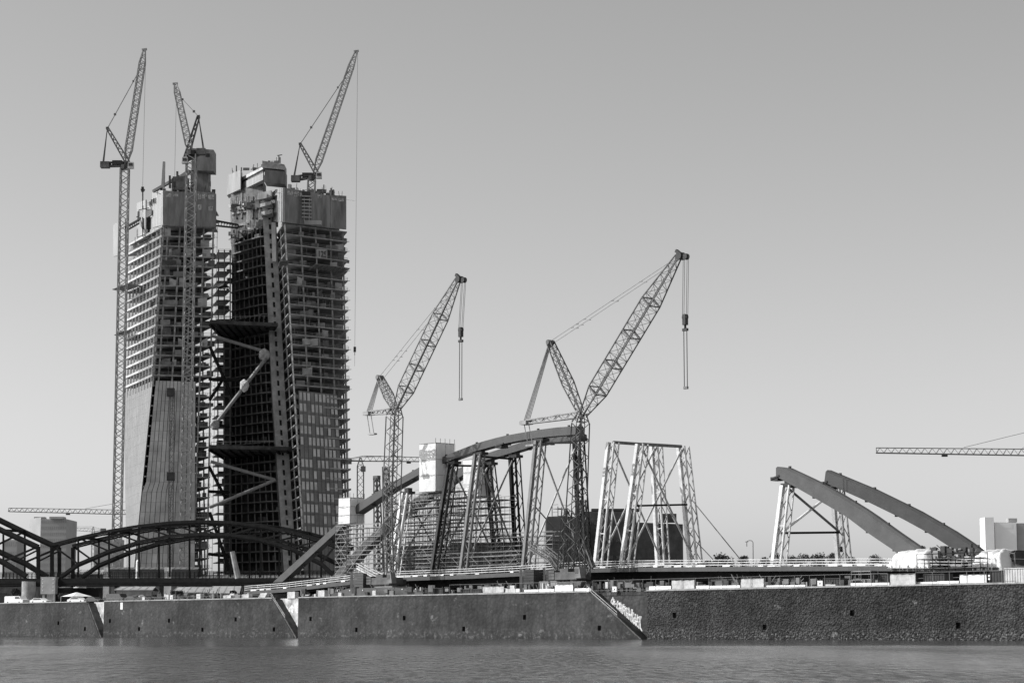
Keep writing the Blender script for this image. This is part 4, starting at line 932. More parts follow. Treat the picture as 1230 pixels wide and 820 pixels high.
# temporary lattice support towers
def column(tp, bt, oT, oB, mt, parent, w=1.95, pipe=.37, nm='column', n=None):
    A, B = PW(bt[0], bt[1], oB), PW(tp[0], tp[1], oT); m = MB(); L = (B - A).length; n = n or int(L / 2.3)
    dd = (B - A).normalized(); x = (U - dd * U.dot(dd)).normalized()
    m.bar(A, B, pipe, side=N); m.bar(A + x * w, B + x * w * .85, pipe * .7, n=8)
    m.bar(A + N * w * .8 + x * .3, B + N * w * .7 + x * .3, pipe * .5, n=6); m.bar(A + N * w * .8 + x * w, B + N * w * .7 + x * w * .85, pipe * .5, n=6)
    for i in range(n):
        a, b_ = i / n, (i + 1) / n
        P0, P1 = A.lerp(B, a), (A + x * w).lerp(B + x * w * .85, b_); P2 = (A + x * w).lerp(B + x * w * .85, a); P3 = A.lerp(B, b_)
        if i % 2: m.bar(P0, P1, .075, mi=1)
        else: m.bar(P2, P3, .075, mi=1)
        q0, q1 = P2, (A + N * w * .8 + x * w).lerp(B + N * w * .7 + x * w * .85, b_); q2, q3 = (A + N * w * .8 + x * w).lerp(B + N * w * .7 + x * w * .85, a), (A + x * w).lerp(B + x * w * .85, b_)
        m.bar(*((q0, q1) if i % 2 else (q2, q3)), .06, mi=1); m.bar(P0, (A + N * w * .8 + x * .3).lerp(B + N * w * .7 + x * .3, b_), .06, mi=1)
        if i % 3 == 0: m.bar(P0, P2, .08)
    m.box(A + x * w / 2 + N * w * .4 - UP * .3, x * w * .8, N * w * .7, .35)
    return m.build(nm, [mt, M['steel'] if mt in (M['white'], M['white_t'], M['steel_l'], M['steel']) else M['steel_d']], parent), A + x * w / 2, B + x * w / 2  # lacing of pale columns is darker, shadow put into its colour
def support(label, cols, mt_list, braces, bearings=True, beam=True, group='temporary bridge support towers'):
    base = PW(cols[0][1][0], cols[0][1][1], OD + .6)
    t_ = T('support_tower', label, 'support tower', base, group); ends = []
    for (tp, bt, far), mt in zip(cols, mt_list):
        o_, A, B = column(tp, bt, (OF if far else ON) + .3, OD + 16.8 if far else OD + .7, mt, t_); ends.append((A, B))
        if bearings: m = MB(); m.box(B - UP * .2 + N * .8, U * 1.3, N * 1.0, .6); m.box(B + UP * .41 + N * .8, U * .7, N * .6, .8); m.build('bearing', M['black'], t_)
    for (i, fi, j, fj, r, mt) in braces:
        m = MB(); m.bar(ends[i][0].lerp(ends[i][1], fi) + N * .4, ends[j][0].lerp(ends[j][1], fj) - N * .2, r, n=6); m.build('brace', M[mt], t_)
    return t_, ends
X_ = lambda i, j, mt='steel': [(i, .97, j, .06, .2, mt), (i, .06, j, .97, .2, mt)]
K_ = M['black']
support('dark support tower under the arch beside the large white box', [((539, 556), (518, 690), 0), ((571, 545), (553, 689), 0), ((583, 558), (596, 684), 1), ((613, 549), (620, 682), 1)], [K_, M['steel'], K_, M['steel_d']],
        X_(0, 2, 'steel_l') + X_(1, 3, 'steel') + [(0, .98, 2, .98, .25, 'steel_d'), (1, .98, 3, .98, .25, 'steel_d')])
support('grey support tower under the arch end left of the largest crane', [((644, 529), (628, 685), 0), ((690, 529), (697, 681), 1)], [M['steel'], M['steel_d']], X_(0, 1, 'steel_l') + [(0, .98, 1, .98, .25, 'steel'), (0, .5, 1, .06, .14, 'steel')])
support('light support tower in the scaffolding right of the small crawler crane', [((484, 592), (467, 692), 0), ((524, 596), (533, 687), 1)], [M['white'], M['steel']], X_(0, 1, 'steel_l'))
support('white four legged support tower standing free of any arch', [((731, 531), (714.5, 682), 0), ((766, 533), (746, 681.5), 0), ((783, 535), (790, 678), 1), ((815, 537), (829, 677), 1)], [M['white_t']] * 4,
        X_(0, 2, 'steel_l') + X_(1, 3, 'steel_l') + [(0, 1, 2, 1, .35, 'steel'), (1, 1, 3, 1, .35, 'steel'), (1, .5, 3, .5, .22, 'steel_d'), (0, .6, 1, .1, .12, 'steel'), (2, .6, 3, .1, .12, 'steel')], bearings=False)
support('white two legged support tower under the high ends of the right arches', [((940, 583), (928, 680), 0), ((1000, 586), (1007, 677), 1)], [M['white_t'], M['steel_l']], [(0, .97, 1, .42, .24, 'steel'), (0, .42, 1, .97, .24, 'white'), (0, .41, 1, .41, .24, 'steel_d'), (0, .99, 1, .99, .3, 'steel_d')])
m = MB(); m.bar(PW(831, 600, 33), PW(893, 676, 36), .08); m.bar(PW(836, 650, 33), PW(858, 673, 36), .07); tag(m.build('guy_rope', M['rope']), 'pair of thin guy ropes slanting down right of the white tower', 'rope')

# white sheeted boxes round the arch joints
def wbox(corner, wl, wr, h, o, label, hue='wrap', group='white sheeted enclosures on the arch'):
    p = PW(corner[0], corner[1], o)                      # near bottom corner
    n1 = 8
    m = MB(); base = [p, p + N * wr, p + N * wr - U * wl, p - U * wl]
    def side(a, b):
        i0 = len(m.v); k = 10
        for r_ in range(k + 1):
            for c_ in range(k + 1):
                q = a.lerp(b, c_ / k) + UP * (h * r_ / k); nn_ = (b - a).normalized().cross(UP)
                edge = 0 if c_ in (0, k) or r_ in (0, k) else random.uniform(-.17, .17)
                m.v.append(q + nn_ * edge)
        for r_ in range(k):
            for c_ in range(k): a_ = i0 + r_ * (k + 1) + c_; m.f.append((a_, a_ + 1, a_ + k + 2, a_ + k + 1)); m.m.append(0)
    for a, b in ((base[3], base[0]), (base[0], base[1]), (base[1], base[2]), (base[2], base[3])): side(a, b)
    m.quad([q + UP * h for q in base]); m.quad(base[::-1])
    t_ = T('sheeted_enclosure', label, 'enclosure', p, group); m.build('sheeting', M[hue], t_, smooth=True)
    m = MB()
    for a, b in zip(base, base[1:] + base[:1]): m.bar(a - UP * .1, b - UP * .1, .09); m.bar(a + UP * (h + .05), b + UP * (h + .05), .06)
    m.build('frame_tube', M['scaf'], t_); m = MB()
    for f in (.33, .66):
        for a, b in ((base[3], base[0]), (base[0], base[1])): nn_ = (b - a).normalized().cross(UP) * .2; m.bar(a + nn_ + UP * h * f, b + nn_ + UP * h * f, .035)
    for f in (.0, .5, 1): nn_ = (base[1] - base[0]).normalized().cross(UP) * .2; q = base[0].lerp(base[1], f) + nn_; m.bar(q, q + UP * h, .03)
    m.build('batten', M['conc'], t_); m = MB()
    for k in range(5): q = base[0].lerp(base[1], k / 4); m.bar(q + UP * h, q + UP * (h + 1.1), .05)
    m.build('roof_post', M['scaf'], t_); return t_
wbox((523, 589), 5.8, 5.4, 10.6, 18.6, 'tall white sheeted box where the arch joins above the scaffolding')
wbox((420, 628), 4.4, 4.2, 5.9, 18.8, 'small white sheeted box on the lower end of the arch')
wbox((574, 595), 5.2, 4.4, 8.3, 31.5, 'white sheeted box behind the dark support tower on the far arch')

# ------------------------------------------------------------------ scaffolding
def scaffold(label, s0, s1, o0, o1, z0_, z1_, bay=2.5, lift=2.0, r=.05, mt='scaf', layers=1, sheet=None, dens=1.0, skipd=.35):
    t_ = T('scaffold', label, 'scaffold', SO((s0 + s1) / 2, (o0 + o1) / 2, z0_), 'scaffolds along the new bridge')
    nb2 = max(1, round((s1 - s0) / bay)); nl = max(1, round((z1_ - z0_) / lift))
    m = MB(); pl = MB()
    for i in range(nb2 + 1):
        s = lerp(s0, s1, i / nb2)
        for o in (o0, o1): m.bar(SO(s, o, z0_), SO(s, o, z1_ + random.uniform(.1, 1)), r)
        for k in range(1, nl + 1): z = z0_ + (z1_ - z0_) * k / nl; m.bar(SO(s, o0, z), SO(s, o1, z), r * .8)
    m.build('standard', M[mt], t_); m = MB(); pls = []
    for k in range(1, nl + 1):
        z = z0_ + (z1_ - z0_) * k / nl
        for o in (o0, o1): m.bar(SO(s0, o, z), SO(s1, o, z), r); m.bar(SO(s0, o, z + .95), SO(s1, o, z + .95), r * .7)
        for i in range(nb2):
            a, b_ = lerp(s0, s1, i / nb2), lerp(s0, s1, (i + 1) / nb2)
            pl.box(SO((a + b_) / 2, (o0 + o1) / 2, z + .06), U * (b_ - a) * .48, N * (o1 - o0) * .42, .06)
            if random.random() < skipd: m.bar(SO(a, o0, z - lift), SO(b_, o0, z), r * .8) if random.random() < .5 else m.bar(SO(b_, o0, z - lift), SO(a, o0, z), r * .8)
        pls.append(pl); pl = MB()
    m.build('ledger', M[mt], t_)
    for pl in pls: pl.build('plank', M['plank'], t_)
    return t_
def zpx(px, py, o): return PW(px, py, o).z
def SS(px, o, py=680): return s_of(px, o, py)
scaffold('scaffold stair tower under the small white box', SS(405, 18), SS(418, 18), 17.4, 20.2, GZ, zpx(410, 632, 18), 2.4, 1.9, .055, skipd=1)
scaffold('broad scaffold between the small white box and the crawler crane', SS(421, 19), SS(461, 19), 18, 20.5, GZ, zpx(440, 634, 19), 2.6, 2.0, .065)
scaffold('scaffold behind the small crawler crane mast', SS(463, 22), SS(500, 22), 21.5, 24, GZ, zpx(480, 604, 22), 1.7, 1.5, .05)
scaffold('second lift of scaffold just behind the tall white box', SS(486, 27), SS(560, 27), 26.5, 29, GZ, zpx(520, 600, 27), 2.1, 1.8, .05)
scaffold('tall scaffold under the tall white box', SS(500, 22), SS(552, 22), 21.5, 24.5, GZ, zpx(520, 592, 22), 1.6, 1.6, .05)
scaffold('deep scaffold behind the dark support tower', SS(553, 30), SS(606, 30), 29, 33, GZ + 1, zpx(575, 602, 30), 1.8, 1.6, .05)
scaffold('low wide scaffold on the deck below the arch', SS(500, 18.5), SS(622, 18.5), 18.2, 20.4, zpx(560, 690, 18.5), zpx(560, 669, 18.5), 2.2, 1.6, .045)
scaffold('scaffold on the deck left of the largest crane', SS(590, 30), SS(668, 30), 29, 32, zpx(640, 686, 30), zpx(640, 644, 30), 2.8, 2.0, .06)
scaffold('small scaffold at quay edge below the right arch foot', SS(1027, 8), SS(1050, 8), 7, 9, GZ, zpx(1040, 686, 8), 2.2, 1.7, .05)
scaffold('guard scaffold in front of the two right arch feet', SS(1106, 15), SS(1182, 15), 14, 16, GZ, zpx(1140, 671, 15), 3.0, 1.9, .05, mt='steel_d')
scaffold('scaffold bay at the right arch foot beside the tarpaulin', SS(1186, 22), SS(1228, 22), 20, 23, GZ, zpx(1200, 672, 22), 3.0, 1.9, .06)
scaffold('narrow scaffold wrapped round the brick block corner', SS(671, 60), SS(678, 60), 58, 61, GZ, zpx(675, 611, 60), 2.0, 1.7, .1)
# netted working platform on top of the broad scaffold and stair ramps
def ramp(label, a, b, o, w_, mt):
    t_ = T('gangway', label, 'gangway', PW(*b, o), 'pale stair gangways'); m = MB(); A, B = PW(*a, o), PW(*b, o)
    m.hexa([A, B, B + N * w_, A + N * w_], [p + UP * .3 for p in (A, B, B + N * w_, A + N * w_)]); m.build('flight', M[mt], t_); m = MB()
    for oo in (0, w_):
        for h in (.7, 1.3): m.bar(A + UP * h + N * oo, B + UP * h + N * oo, .06)
        for k in range(7): p = A.lerp(B, k / 6) + N * oo; m.bar(p, p + UP * 1.3, .05)
    m.build('handrail', M[mt], t_); return t_
ramp('pale gangway descending right of the pillar beside the small crane', (428, 683), (458, 699), 10, 1.4, 'scaf_r')
ramp('long gangway descending left of the largest crane', (634, 659), (684, 692), 12, 1.4, 'steel')
ramp('short gangway behind the long one left of the largest crane', (650, 662), (668, 676), 16, 1.2, 'steel')

# ------------------------------------------------------------------ buildings
def block(label, name, pix, D, dep, mt, cat='building', floors=0, frame='frame', nwin=0, skew=0, group=None):
    (x0, x1, yt) = pix; A, B = P(x0, 700, D), P(x1, 700, D + skew); A.z = B.z = GZ; h = P(x0, yt, D).z - GZ
    t_ = T(name, label, cat, (A + B) / 2, group); m = MB(); m.hexa([A, B, B + V((0, dep, 0)), A + V((0, dep, 0))], [p + UP * h for p in (A, B, B + V((0, dep, 0)), A + V((0, dep, 0)))]); m.build('wall', mt, t_)
    if floors:
        for k in range(floors):
            m = MB(); z = h * (k + .35) / floors; hh_ = h / floors * .45
            for j in range(nwin):
                a = A.lerp(B, (j + .2) / nwin); b_ = A.lerp(B, (j + .8) / nwin); o_ = V((0, -.06, 0))
                m.hexa([a + o_ + UP * z, b_ + o_ + UP * z, b_ + UP * z + V((0, .2, 0)), a + UP * z + V((0, .2, 0))], [q + UP * hh_ for q in (a + o_ + UP * z, b_ + o_ + UP * z, b_ + UP * z + V((0, .2, 0)), a + UP * z + V((0, .2, 0)))])
            m.build('window_row', M[frame], t_)
    return t_, A, B, h
M['farwin'] = mat('distant_window', .27, .4, .1, .1)
t_, A, B, h = block('grey slab office block rising behind the rail bridge at left', 'office_block', (47, 78, 623), 1250, 30, M['far'], floors=16, frame='farwin', nwin=12)
m = MB(); C0 = P(33.5, 700, 1266); C0.z = GZ; m.hexa([C0, A + V((-.05, 0, 0)), A + V((-.05, 16, 0)), C0 + V((0, 16, 0))], [p + UP * (h + 1) for p in (C0, A + V((-.05, 0, 0)), A + V((-.05, 16, 0)), C0 + V((0, 16, 0)))]); m.build('side_wing', M['far'], t_)
m = MB(); m.box(A.lerp(B, .65) + UP * h, V((4, 0, 0)), V((0, 4, 0)), 1.2); m.box(C0 + V((5, 5, h + 1)), V((3, 0, 0)), V((0, 3, 0)), 1.2); m.build('roof_plant', M['far'], t_)
block('low grey block at the left edge behind the bridge truss', 'office_block', (3, 19, 648), 1300, 25, M['far'], floors=8, frame='farwin', nwin=6)
block('dark grey block left of the leftmost tall crane foot', 'office_block', (112, 138, 646), 1150, 25, M['far'], floors=8, frame='farwin', nwin=8)
t_, A, B, h = block('white high rise with banded facade at the right edge', 'high_rise', (1197, 1223, 627), 1150, 25, M['far_l'], floors=11, frame='far_l', nwin=1)
m = MB(); q = P(1185, 700, 1146); q.z = GZ; r_ = P(1196, 700, 1146); r_.z = GZ; hh = P(1185, 621, 1146).z - GZ; m.hexa([q, r_, r_ + V((0, 12, 0)), q + V((0, 12, 0))], [p + UP * hh for p in (q, r_, r_ + V((0, 12, 0)), q + V((0, 12, 0)))]); m.build('stair_tower', M['far_l'], t_)
m = MB(); q = P(1223.6, 700, 1152); q.z = GZ; r_ = P(1243, 700, 1152); r_.z = GZ; hh = P(1223, 628, 1152).z - GZ; m.hexa([q, r_, r_ + V((0, 12, 0)), q + V((0, 12, 0))], [p + UP * hh for p in (q, r_, r_ + V((0, 12, 0)), q + V((0, 12, 0)))]); m.build('dark_wing', M['far'], t_)
m = MB(); m.box(P(1215, 627, 1155), V((2.3, 0, 0)), V((0, 3, 0)), 2); m.build('roof_plant', M['far'], t_)
# brick warehouse block behind the white tower
t_, A, B, h = block('long dark warehouse block behind the white support tower', 'warehouse', (703, 765, 614), 520, 40, M['brick_w'])
m = MB(); q = P(765.4, 700, 521); q.z = GZ; r_ = P(821, 700, 530); r_.z = GZ; hh = P(765, 627, 521).z - GZ; m.hexa([q, r_, r_ + V((0, 35, 0)), q + V((0, 35, 0))], [p + UP * hh for p in (q, r_, r_ + V((0, 35, 0)), q + V((0, 35, 0)))]); m.build('lower_wing', M['brick_w'], t_)
m = MB(); m.box(P(802, 627, 526), V((2, 0, 0)), V((0, 2, 0)), 2); m.box(P(740, 614, 525), V((6, 0, 0)), V((0, 2, 0)), .6); m.build('roof_plant', M['brick'], t_)
for k in range(5):
    for j in range(7):
        m = MB(); p = A.lerp(B, (j + .5) / 7) + UP * (h * (k + .4) / 5.2); m.box(p + V((0, -.04, 0)), V((.5, 0, 0)), V((0, .08, 0)), .9); m.build('window', M['window'], t_)
t_, A, B, h = block('grey rendered block behind the largest crane foot', 'warehouse', (656, 702.5, 620), 505, 16, mat('grey_render', .14, .9, .1, .3))
m = MB()
for f in (.22, .45, .7): m.bar(A + UP * h * f - V((0, .05, 0)), B + UP * h * f - V((0, .05, 0)), .15)
m.build('string_course', M['conc_d'], t_)
block('dark flat shed behind the scaffolding below the tall white box', 'shed', (478, 545, 655), 560, 20, M['brick'])
block('dark shed behind the scaffold and dark support tower', 'shed', (540, 628, 651), 545, 20, M['brick'])
m = MB()
# halls between the rail bridge and the towers
def hall(label, x0, x1, yt, ye, D, roofm, wallm):
    A, B = P(x0, 705, D), P(x1, 705, D); A.z = B.z = GZ; he = P(x0, ye, D).z - GZ; hr = P(x0, yt, D).z - GZ; t_ = T('hall', label, 'hall', (A + B) / 2, 'low halls behind the quay')
    m = MB(); dep = V((0, 14, 0)); m.hexa([A, B, B + dep, A + dep], [p + UP * he for p in (A, B, B + dep, A + dep)]); m.build('wall', wallm, t_)
    m = MB(); e0_, e1_ = A - V((.5, .7, 0)) + UP * (he + .004), B + V((.5, -.7, 0)) + UP * (he + .004); r0_, r1_ = A + dep / 2 + UP * hr, B + dep / 2 + UP * hr; b0_, b1_ = A + dep + UP * (he + .004), B + dep + UP * (he + .004)
    m.hexa([e0_, e1_, r1_, r0_], [p + UP * .25 for p in (e0_, e1_, r1_, r0_)]); m.hexa([r0_ + V((0, .01, 0)), r1_ + V((0, .01, 0)), b1_, b0_], [p + UP * .25 for p in (r0_ + V((0, .01, 0)), r1_ + V((0, .01, 0)), b1_, b0_)])
    n_ = int((e1_ - e0_).length / 2)
    for k in range(n_): m.bar(e0_.lerp(e1_, k / n_) + UP * .27, r0_.lerp(r1_, k / n_) + UP * .27, .07)
    m.build('roof', roofm, t_); m = MB()
    for k in range(4): p = A.lerp(B, (k + .5) / 4) - V((0, .05, 0)); m.box(p + UP * .1, V((1.1, 0, 0)), V((0, .1, 0)), he * .6)
    m.build('gate', M['window'], t_); return t_
hall('pale roofed hall under the rail bridge right of the white block', 140, 182, 704.5, 709, 610, M['roof'], M['conc'])
hall('striped roof hall under the rail bridge behind the parked cars', 209, 250, 705, 712, 606, M['conc'], M['conc_d'])
hall('low hall with pale roof near the left end of the new deck', 252, 286, 704, 713, 600, M['roof'], M['conc'])
hall('long dark hall behind the rail bridge at the left tower foot', 128, 236, 681, 684, 745, M['conc_d'], M['conc_d'])
hall('grey hall behind the bridge left of the white block', 84, 124, 684, 690, 700, M['conc'], M['conc_d'])
hall('dark hall behind the rail bridge at the far left edge', -20, 45, 697, 701, 680, M['conc_d'], M['conc_d'])
hall('dark hall between the tower bases behind the rail bridge', 238, 400, 690, 695, 742, M['conc_d'], M['inner'])
for i, (x0, x1, yt, yb, lab) in enumerate(((124.5, 130.5, 681, 707, 'white upright panel left behind the rail bridge girder'), (197.5, 205, 681, 708, 'white upright panel near the middle behind the rail bridge girder'), (163, 167, 674, 695, 'slim white silo standing before the left tower foot'))):
    A, B = P(x0, yb, 700), P(x1, yb, 700); h = P(x0, yt, 700).z - GZ; A.z = B.z = GZ
    m = MB()
    if i == 2:
        c_ = (A + B) / 2; ring = [c_ + V((math.cos(a) * .55, math.sin(a) * .55, 0)) for a in [k * math.pi / 7 for k in range(14)]]; m.hexa(ring, [p + UP * h for p in ring]); top = c_ + UP * h; m.hexa([p + UP * (h + .01) for p in ring], [top + (p - c_) * .3 + UP * .6 for p in ring])
    else:
        m.hexa([A, B, B + V((0, .5, 0)), A + V((0, .5, 0))], [p + UP * h for p in (A, B, B + V((0, .5, 0)), A + V((0, .5, 0)))]); m.bar(A - V((0, .1, 0)), A - V((0, .1, 0)) + UP * h, .12); m.bar(B - V((0, .1, 0)), B - V((0, .1, 0)) + UP * h, .12); m.bar(A + UP * h * .55 - V((0, .12, 0)), B + UP * h * .55 - V((0, .12, 0)), .1)
    tag(m.build('silo' if i == 2 else 'hoarding', M['white']), lab, 'silo' if i == 2 else 'hoarding')
m = MB(); m.bar(P(279, 662, 620), P(286, 694, 620), .7, .9, n=8); tag(m.build('chute', M['conc']), 'pale slanting chute leaning behind the rail bridge truss', 'chute')
m = MB()
for k, (x, y, q) in enumerate(((88, 706, 103), )): 
    A, B = P(x, 721, 660), P(q, 721, 660); A.z = B.z = GZ; h = P(x, 703, 660).z - GZ; ring = [(A + B) / 2 + V((math.cos(a) * 1.9, math.sin(a) * 1.9, 0)) for a in [k * math.pi / 10 for k in range(20)]]; m.hexa(ring, [p + UP * h for p in ring]); m.hexa([p + UP * (h + .01) for p in ring], [(A + B) / 2 + UP * (h + .9) + (p - (A + B) / 2) * .15 for p in ring])
tag(m.build('storage_tank', M['white']), 'pale round storage tank right of the bridge pier', 'tank')

# ------------------------------------------------------------------ things on the quay edge
def fence_banner(label, x0, x1, yt, yb, o, mt='banner', cat='banner'):
    A, B = PW(x0, yb, o), PW(x1, yb, o); A.z = B.z = QZ + .1; h = PW((x0 + x1) / 2, yt, o).z - A.z
    t_ = T('fence_banner', label, cat, (A + B) / 2, 'pale banners on the quay fence')
    m = MB(); k = 10; i0 = len(m.v)
    for r_ in range(6):
        for c_ in range(k + 1): m.v.append(A.lerp(B, c_ / k) + UP * (h * (.04 + .92 * r_ / 5) + (.05 * math.sin(c_ * 2.1) if r_ in (0, 5) else 0)) + N * random.uniform(-.05, .05))
    for r_ in range(5):
        for c_ in range(k): a_ = i0 + r_ * (k + 1) + c_; m.f.append((a_, a_ + 1, a_ + k + 2, a_ + k + 1)); m.m.append(0)
    m.build('cloth', M[mt], t_, smooth=True); m = MB()
    for p in (A, B): m.bar(p + N * .08, p + N * .08 + UP * (h + .1), .05); m.box(p + N * .08 - UP * .05, U * .35, N * .12, .14)
    m.bar(A + N * .08 + UP * (h + .05), B + N * .08 + UP * (h + .05), .04); m.bar(A + N * .08 + UP * .2, B + N * .08 + UP * .2, .04); m.build('fence_frame', M['steel'], t_)
for a in (('grey banner on the quay fence below the dark support tower', 580, 605, 704.2, 714, 1.6), ('brightest banner in front of the largest crane foot', 667, 688, 702, 712, 1.4, 'white'),
          ('pale banner right of the widest stair graffiti', 807, 834, 696.3, 709.5, 1.4), ('pale banner midway between white tower and right tower', 890, 917.5, 694.7, 707, 1.4),
          ('creased grey banner in front of the left tarpaulin', 1069.5, 1099.5, 689.2, 703.5, 1.4, 'banner'), ('white banner under the right tarpaulin beside the ladder', 1153, 1185, 690, 703, 1.4, 'white')): fence_banner(*a)
m = MB()
def barrier(label, x0, x1, yt, yb, o, mt='white'):
    A, B = PW(x0, yb, o), PW(x1, yb, o); A.z = B.z = QZ + .001; h = PW((x0 + x1) / 2, yt, o).z - A.z; m = MB(); L = (B - A).length; n_ = max(1, int(L / 3.2))
    t_ = T('barrier', label, 'barrier', (A + B) / 2, 'pale barriers along the quay edge')
    for k in range(n_):
        a, b_ = A.lerp(B, k / n_) + U * .06, A.lerp(B, (k + 1) / n_) - U * .06; hk = h * random.uniform(.86, 1.02)
        m = MB(); m.hexa([a - N * .3, a + N * .3, a + N * .12 + UP * hk * .4, a + N * .09 + UP * hk, a - N * .09 + UP * hk, a - N * .12 + UP * hk * .4], [b_ - N * .3, b_ + N * .3, b_ + N * .12 + UP * hk * .4, b_ + N * .09 + UP * hk, b_ - N * .09 + UP * hk, b_ - N * .12 + UP * hk * .4])
        m.build('segment', M[mt], t_)
for a in (('white barrier row left of the brightest banner', 630, 666.5, 707, 713.5, 1.8), ('short white barrier row right of the brightest banner', 689, 710, 706, 712.5, 1.8),
          ('slatted white barrier row left of the pale banner past the stair', 780, 806.5, 703.5, 710, 1.8), ('white barrier row between the two middle pale banners', 835, 889.5, 702.3, 708, 1.8),
          ('white barrier row right of the midway banner', 921, 968, 702, 706.8, 1.8), ('white barrier row at the small quay edge scaffold', 1022, 1069, 699, 704.5, 2.2), ('long white barrier row between the two right banners', 1100, 1152.5, 697.5, 703.2, 2.2),
          ('grey barrier row ahead of the dark pier box', 607, 625, 706, 713.5, 2, 'conc_l')): barrier(*a)
def cblock(label, x0, x1, yt, yb, o, mt='conc_l', name='concrete_block', slant=0):
    A, B = PW(x0, yb, o), PW(x1, yb, o); A.z = B.z = QZ + .002; h = PW((x0 + x1) / 2, yt, o).z - A.z; m = MB(); sl_ = U * slant
    b = .08; w_ = 1.1
    m.hexa([A, B, B + N * w_, A + N * w_], [A + UP * (h - b) + sl_, B + UP * (h - b) + sl_, B + N * w_ + UP * (h - b) + sl_, A + N * w_ + UP * (h - b) + sl_])
    m.hexa([A + UP * (h - b + .002) + sl_, B + UP * (h - b + .002) + sl_, B + N * w_ + UP * (h - b + .002) + sl_, A + N * w_ + UP * (h - b + .002) + sl_], [A + (U + N) * b + UP * h + sl_, B + (N - U) * b + UP * h + sl_, B + (-N - U) * b + N * w_ + UP * h + sl_, A + (U - N) * b + N * w_ + UP * h + sl_])
    m.bar(A.lerp(B, .5) + UP * h + N * .3 + sl_, A.lerp(B, .5) + UP * (h + .15) + N * .8 + sl_, .04)
    tag(m.build(name, M[mt]), label, 'concrete block', 'pale concrete blocks on the quay')
for a in (('pale block right of the dark bush on the quay', 235.5, 240.5, 713, 723, 2), ('pale block under the low hall with pale roof', 268, 277, 714.5, 723, 2), ('pale block at the left tip of the new deck', 290.5, 298.5, 713.5, 722.5, 2),
          ('slanting pale block above the second stair', 309, 317, 712, 722, 2, 'conc_l', 'concrete_block', 1.2), ('white block right of the second stair', 345, 354, 710.5, 720, 2), ('white block below the middle of the sloping deck', 382, 389.5, 708.8, 719.5, 2),
          ('pale upright block left of the second pale block row', 377, 379, 713, 720, 2), ('small pale block beside the dark mound', 447, 451, 709, 716, 2)): cblock(*a)
# long steel ship-like pontoon / curved mound on the quay
m = MB(); A, B = PW(398, 719, 5), PW(508, 716, 5); A.z = B.z = GZ; n_ = 20; rings = []
for k in range(n_ + 1):
    t = k / n_; p = A.lerp(B, t); h = (PW(450, 705.5, 5).z - GZ) * (min(1, (.45 + 3 * t)) * min(1, (1 - t) * 2.2 + .35)); rings.append([p, p + UP * h, p + N * 3 + UP * h, p + N * 3])
i0 = 0
for r_ in rings: m.v += r_
for k in range(n_):
    for j in range(4): a = k * 4 + j; b_ = k * 4 + (j + 1) % 4; m.f.append((a, b_, b_ + 4, a + 4)); m.m.append(0)
m.f.append((0, 1, 2, 3)); m.m.append(0); m.f.append(tuple(n_ * 4 + j for j in (3, 2, 1, 0))); m.m.append(0)
for k in range(7): p = A.lerp(B, (k + .5) / 7) - N * .05 + UP * 1.6; m.bar(p, p - N * .08, .12, mi=1)
tag(m.build('deck_segment', [M['arch'], M['white']]), 'long low grey steel segment lying on the quay below the small crane', 'steel segment')
def pier_box(label, x0, x1, yt, yb, o, mt):
    A, B = PW(x0, yb, o), PW(x1, yb, o); A.z = B.z = GZ; h = PW((x0 + x1) / 2, yt, o).z - GZ; t_ = T('stacked_pier', label, 'pier', (A + B) / 2, 'temporary piers under the new deck'); m = MB(); n_ = 9
    for k in range(n_): m.hexa([p + UP * (h * k / n_ + .01) for p in (A, B, B + N * 2.6, A + N * 2.6)], [p + UP * (h * (k + 1) / n_ - .04) for p in (A, B, B + N * 2.6, A + N * 2.6)])
    m.build('plate_stack', M[mt], t_); m = MB(); q = A - U * .55; m.bar(q - N * .1, q - N * .1 + UP * (h + .3), .3); m.build('prop', M['scaf'], t_)
pier_box('dark plated pier with pale prop below the gangway', 628.5, 641, 683.5, 709, 8, 'brick'); pier_box('grey plated pier under the left end of the scaffolding', 424.5, 436, 688, 707, 9, 'deck'); pier_box('small pier behind the crates near the largest crane', 656, 668, 683, 700, 16, 'brick')
pier_box('brown pier box under the deck behind the small crane', 462, 477, 695, 708, 12, 'deck')
for i, x in enumerate((770, 838, 905, 975, 540, 590, 360)):
    pier_box(['short dark pier under the deck beside the third stair top', 'short dark pier under the deck at the pale banner', 'short dark pier under the deck at the midway banner', 'short dark pier under the deck left of the fence sign', 'short dark pier under the deck right of the steel segment', 'short dark pier under the deck behind the grey banner', 'short dark pier under the sloping deck end'][i], x, x + 9, {360: 710}.get(x, 697 if x > 600 else 702), 712, 24, 'inner')
# crates, signs, container, vehicles
def crate(label, x0, x1, yt, yb, o, mt, name='crate', cat='crate'):
    A, B = PW(x0, yb, o), PW(x1, yb, o); A.z = B.z = GZ + .002; h = PW((x0 + x1) / 2, yt, o).z - A.z; t_ = T(name, label, cat, (A + B) / 2); m = MB(); w_ = 2.2
    m.hexa([A, B, B + N * w_, A + N * w_], [p + UP * h for p in (A, B, B + N * w_, A + N * w_)]); m.build('shell', M[mt], t_); m = MB(); L = (B - A).length; k = int(L / .5)
    for i in range(k + 1): p = A.lerp(B, i / k) - N * .03; m.bar(p + UP * .1, p + UP * (h - .1), .035)
    for z in (.06, h - .06): m.bar(A + UP * z - N * .04, B + UP * z - N * .04, .07)
    for p in (A, B): m.bar(p - N * .04, p - N * .04 + UP * h, .08)
    m.build('rib', M[mt], t_); return t_
crate('pale container standing at the right edge of the quay', 1207, 1245, 681.5, 701, 3, 'conc_l', 'shipping_container', 'container')
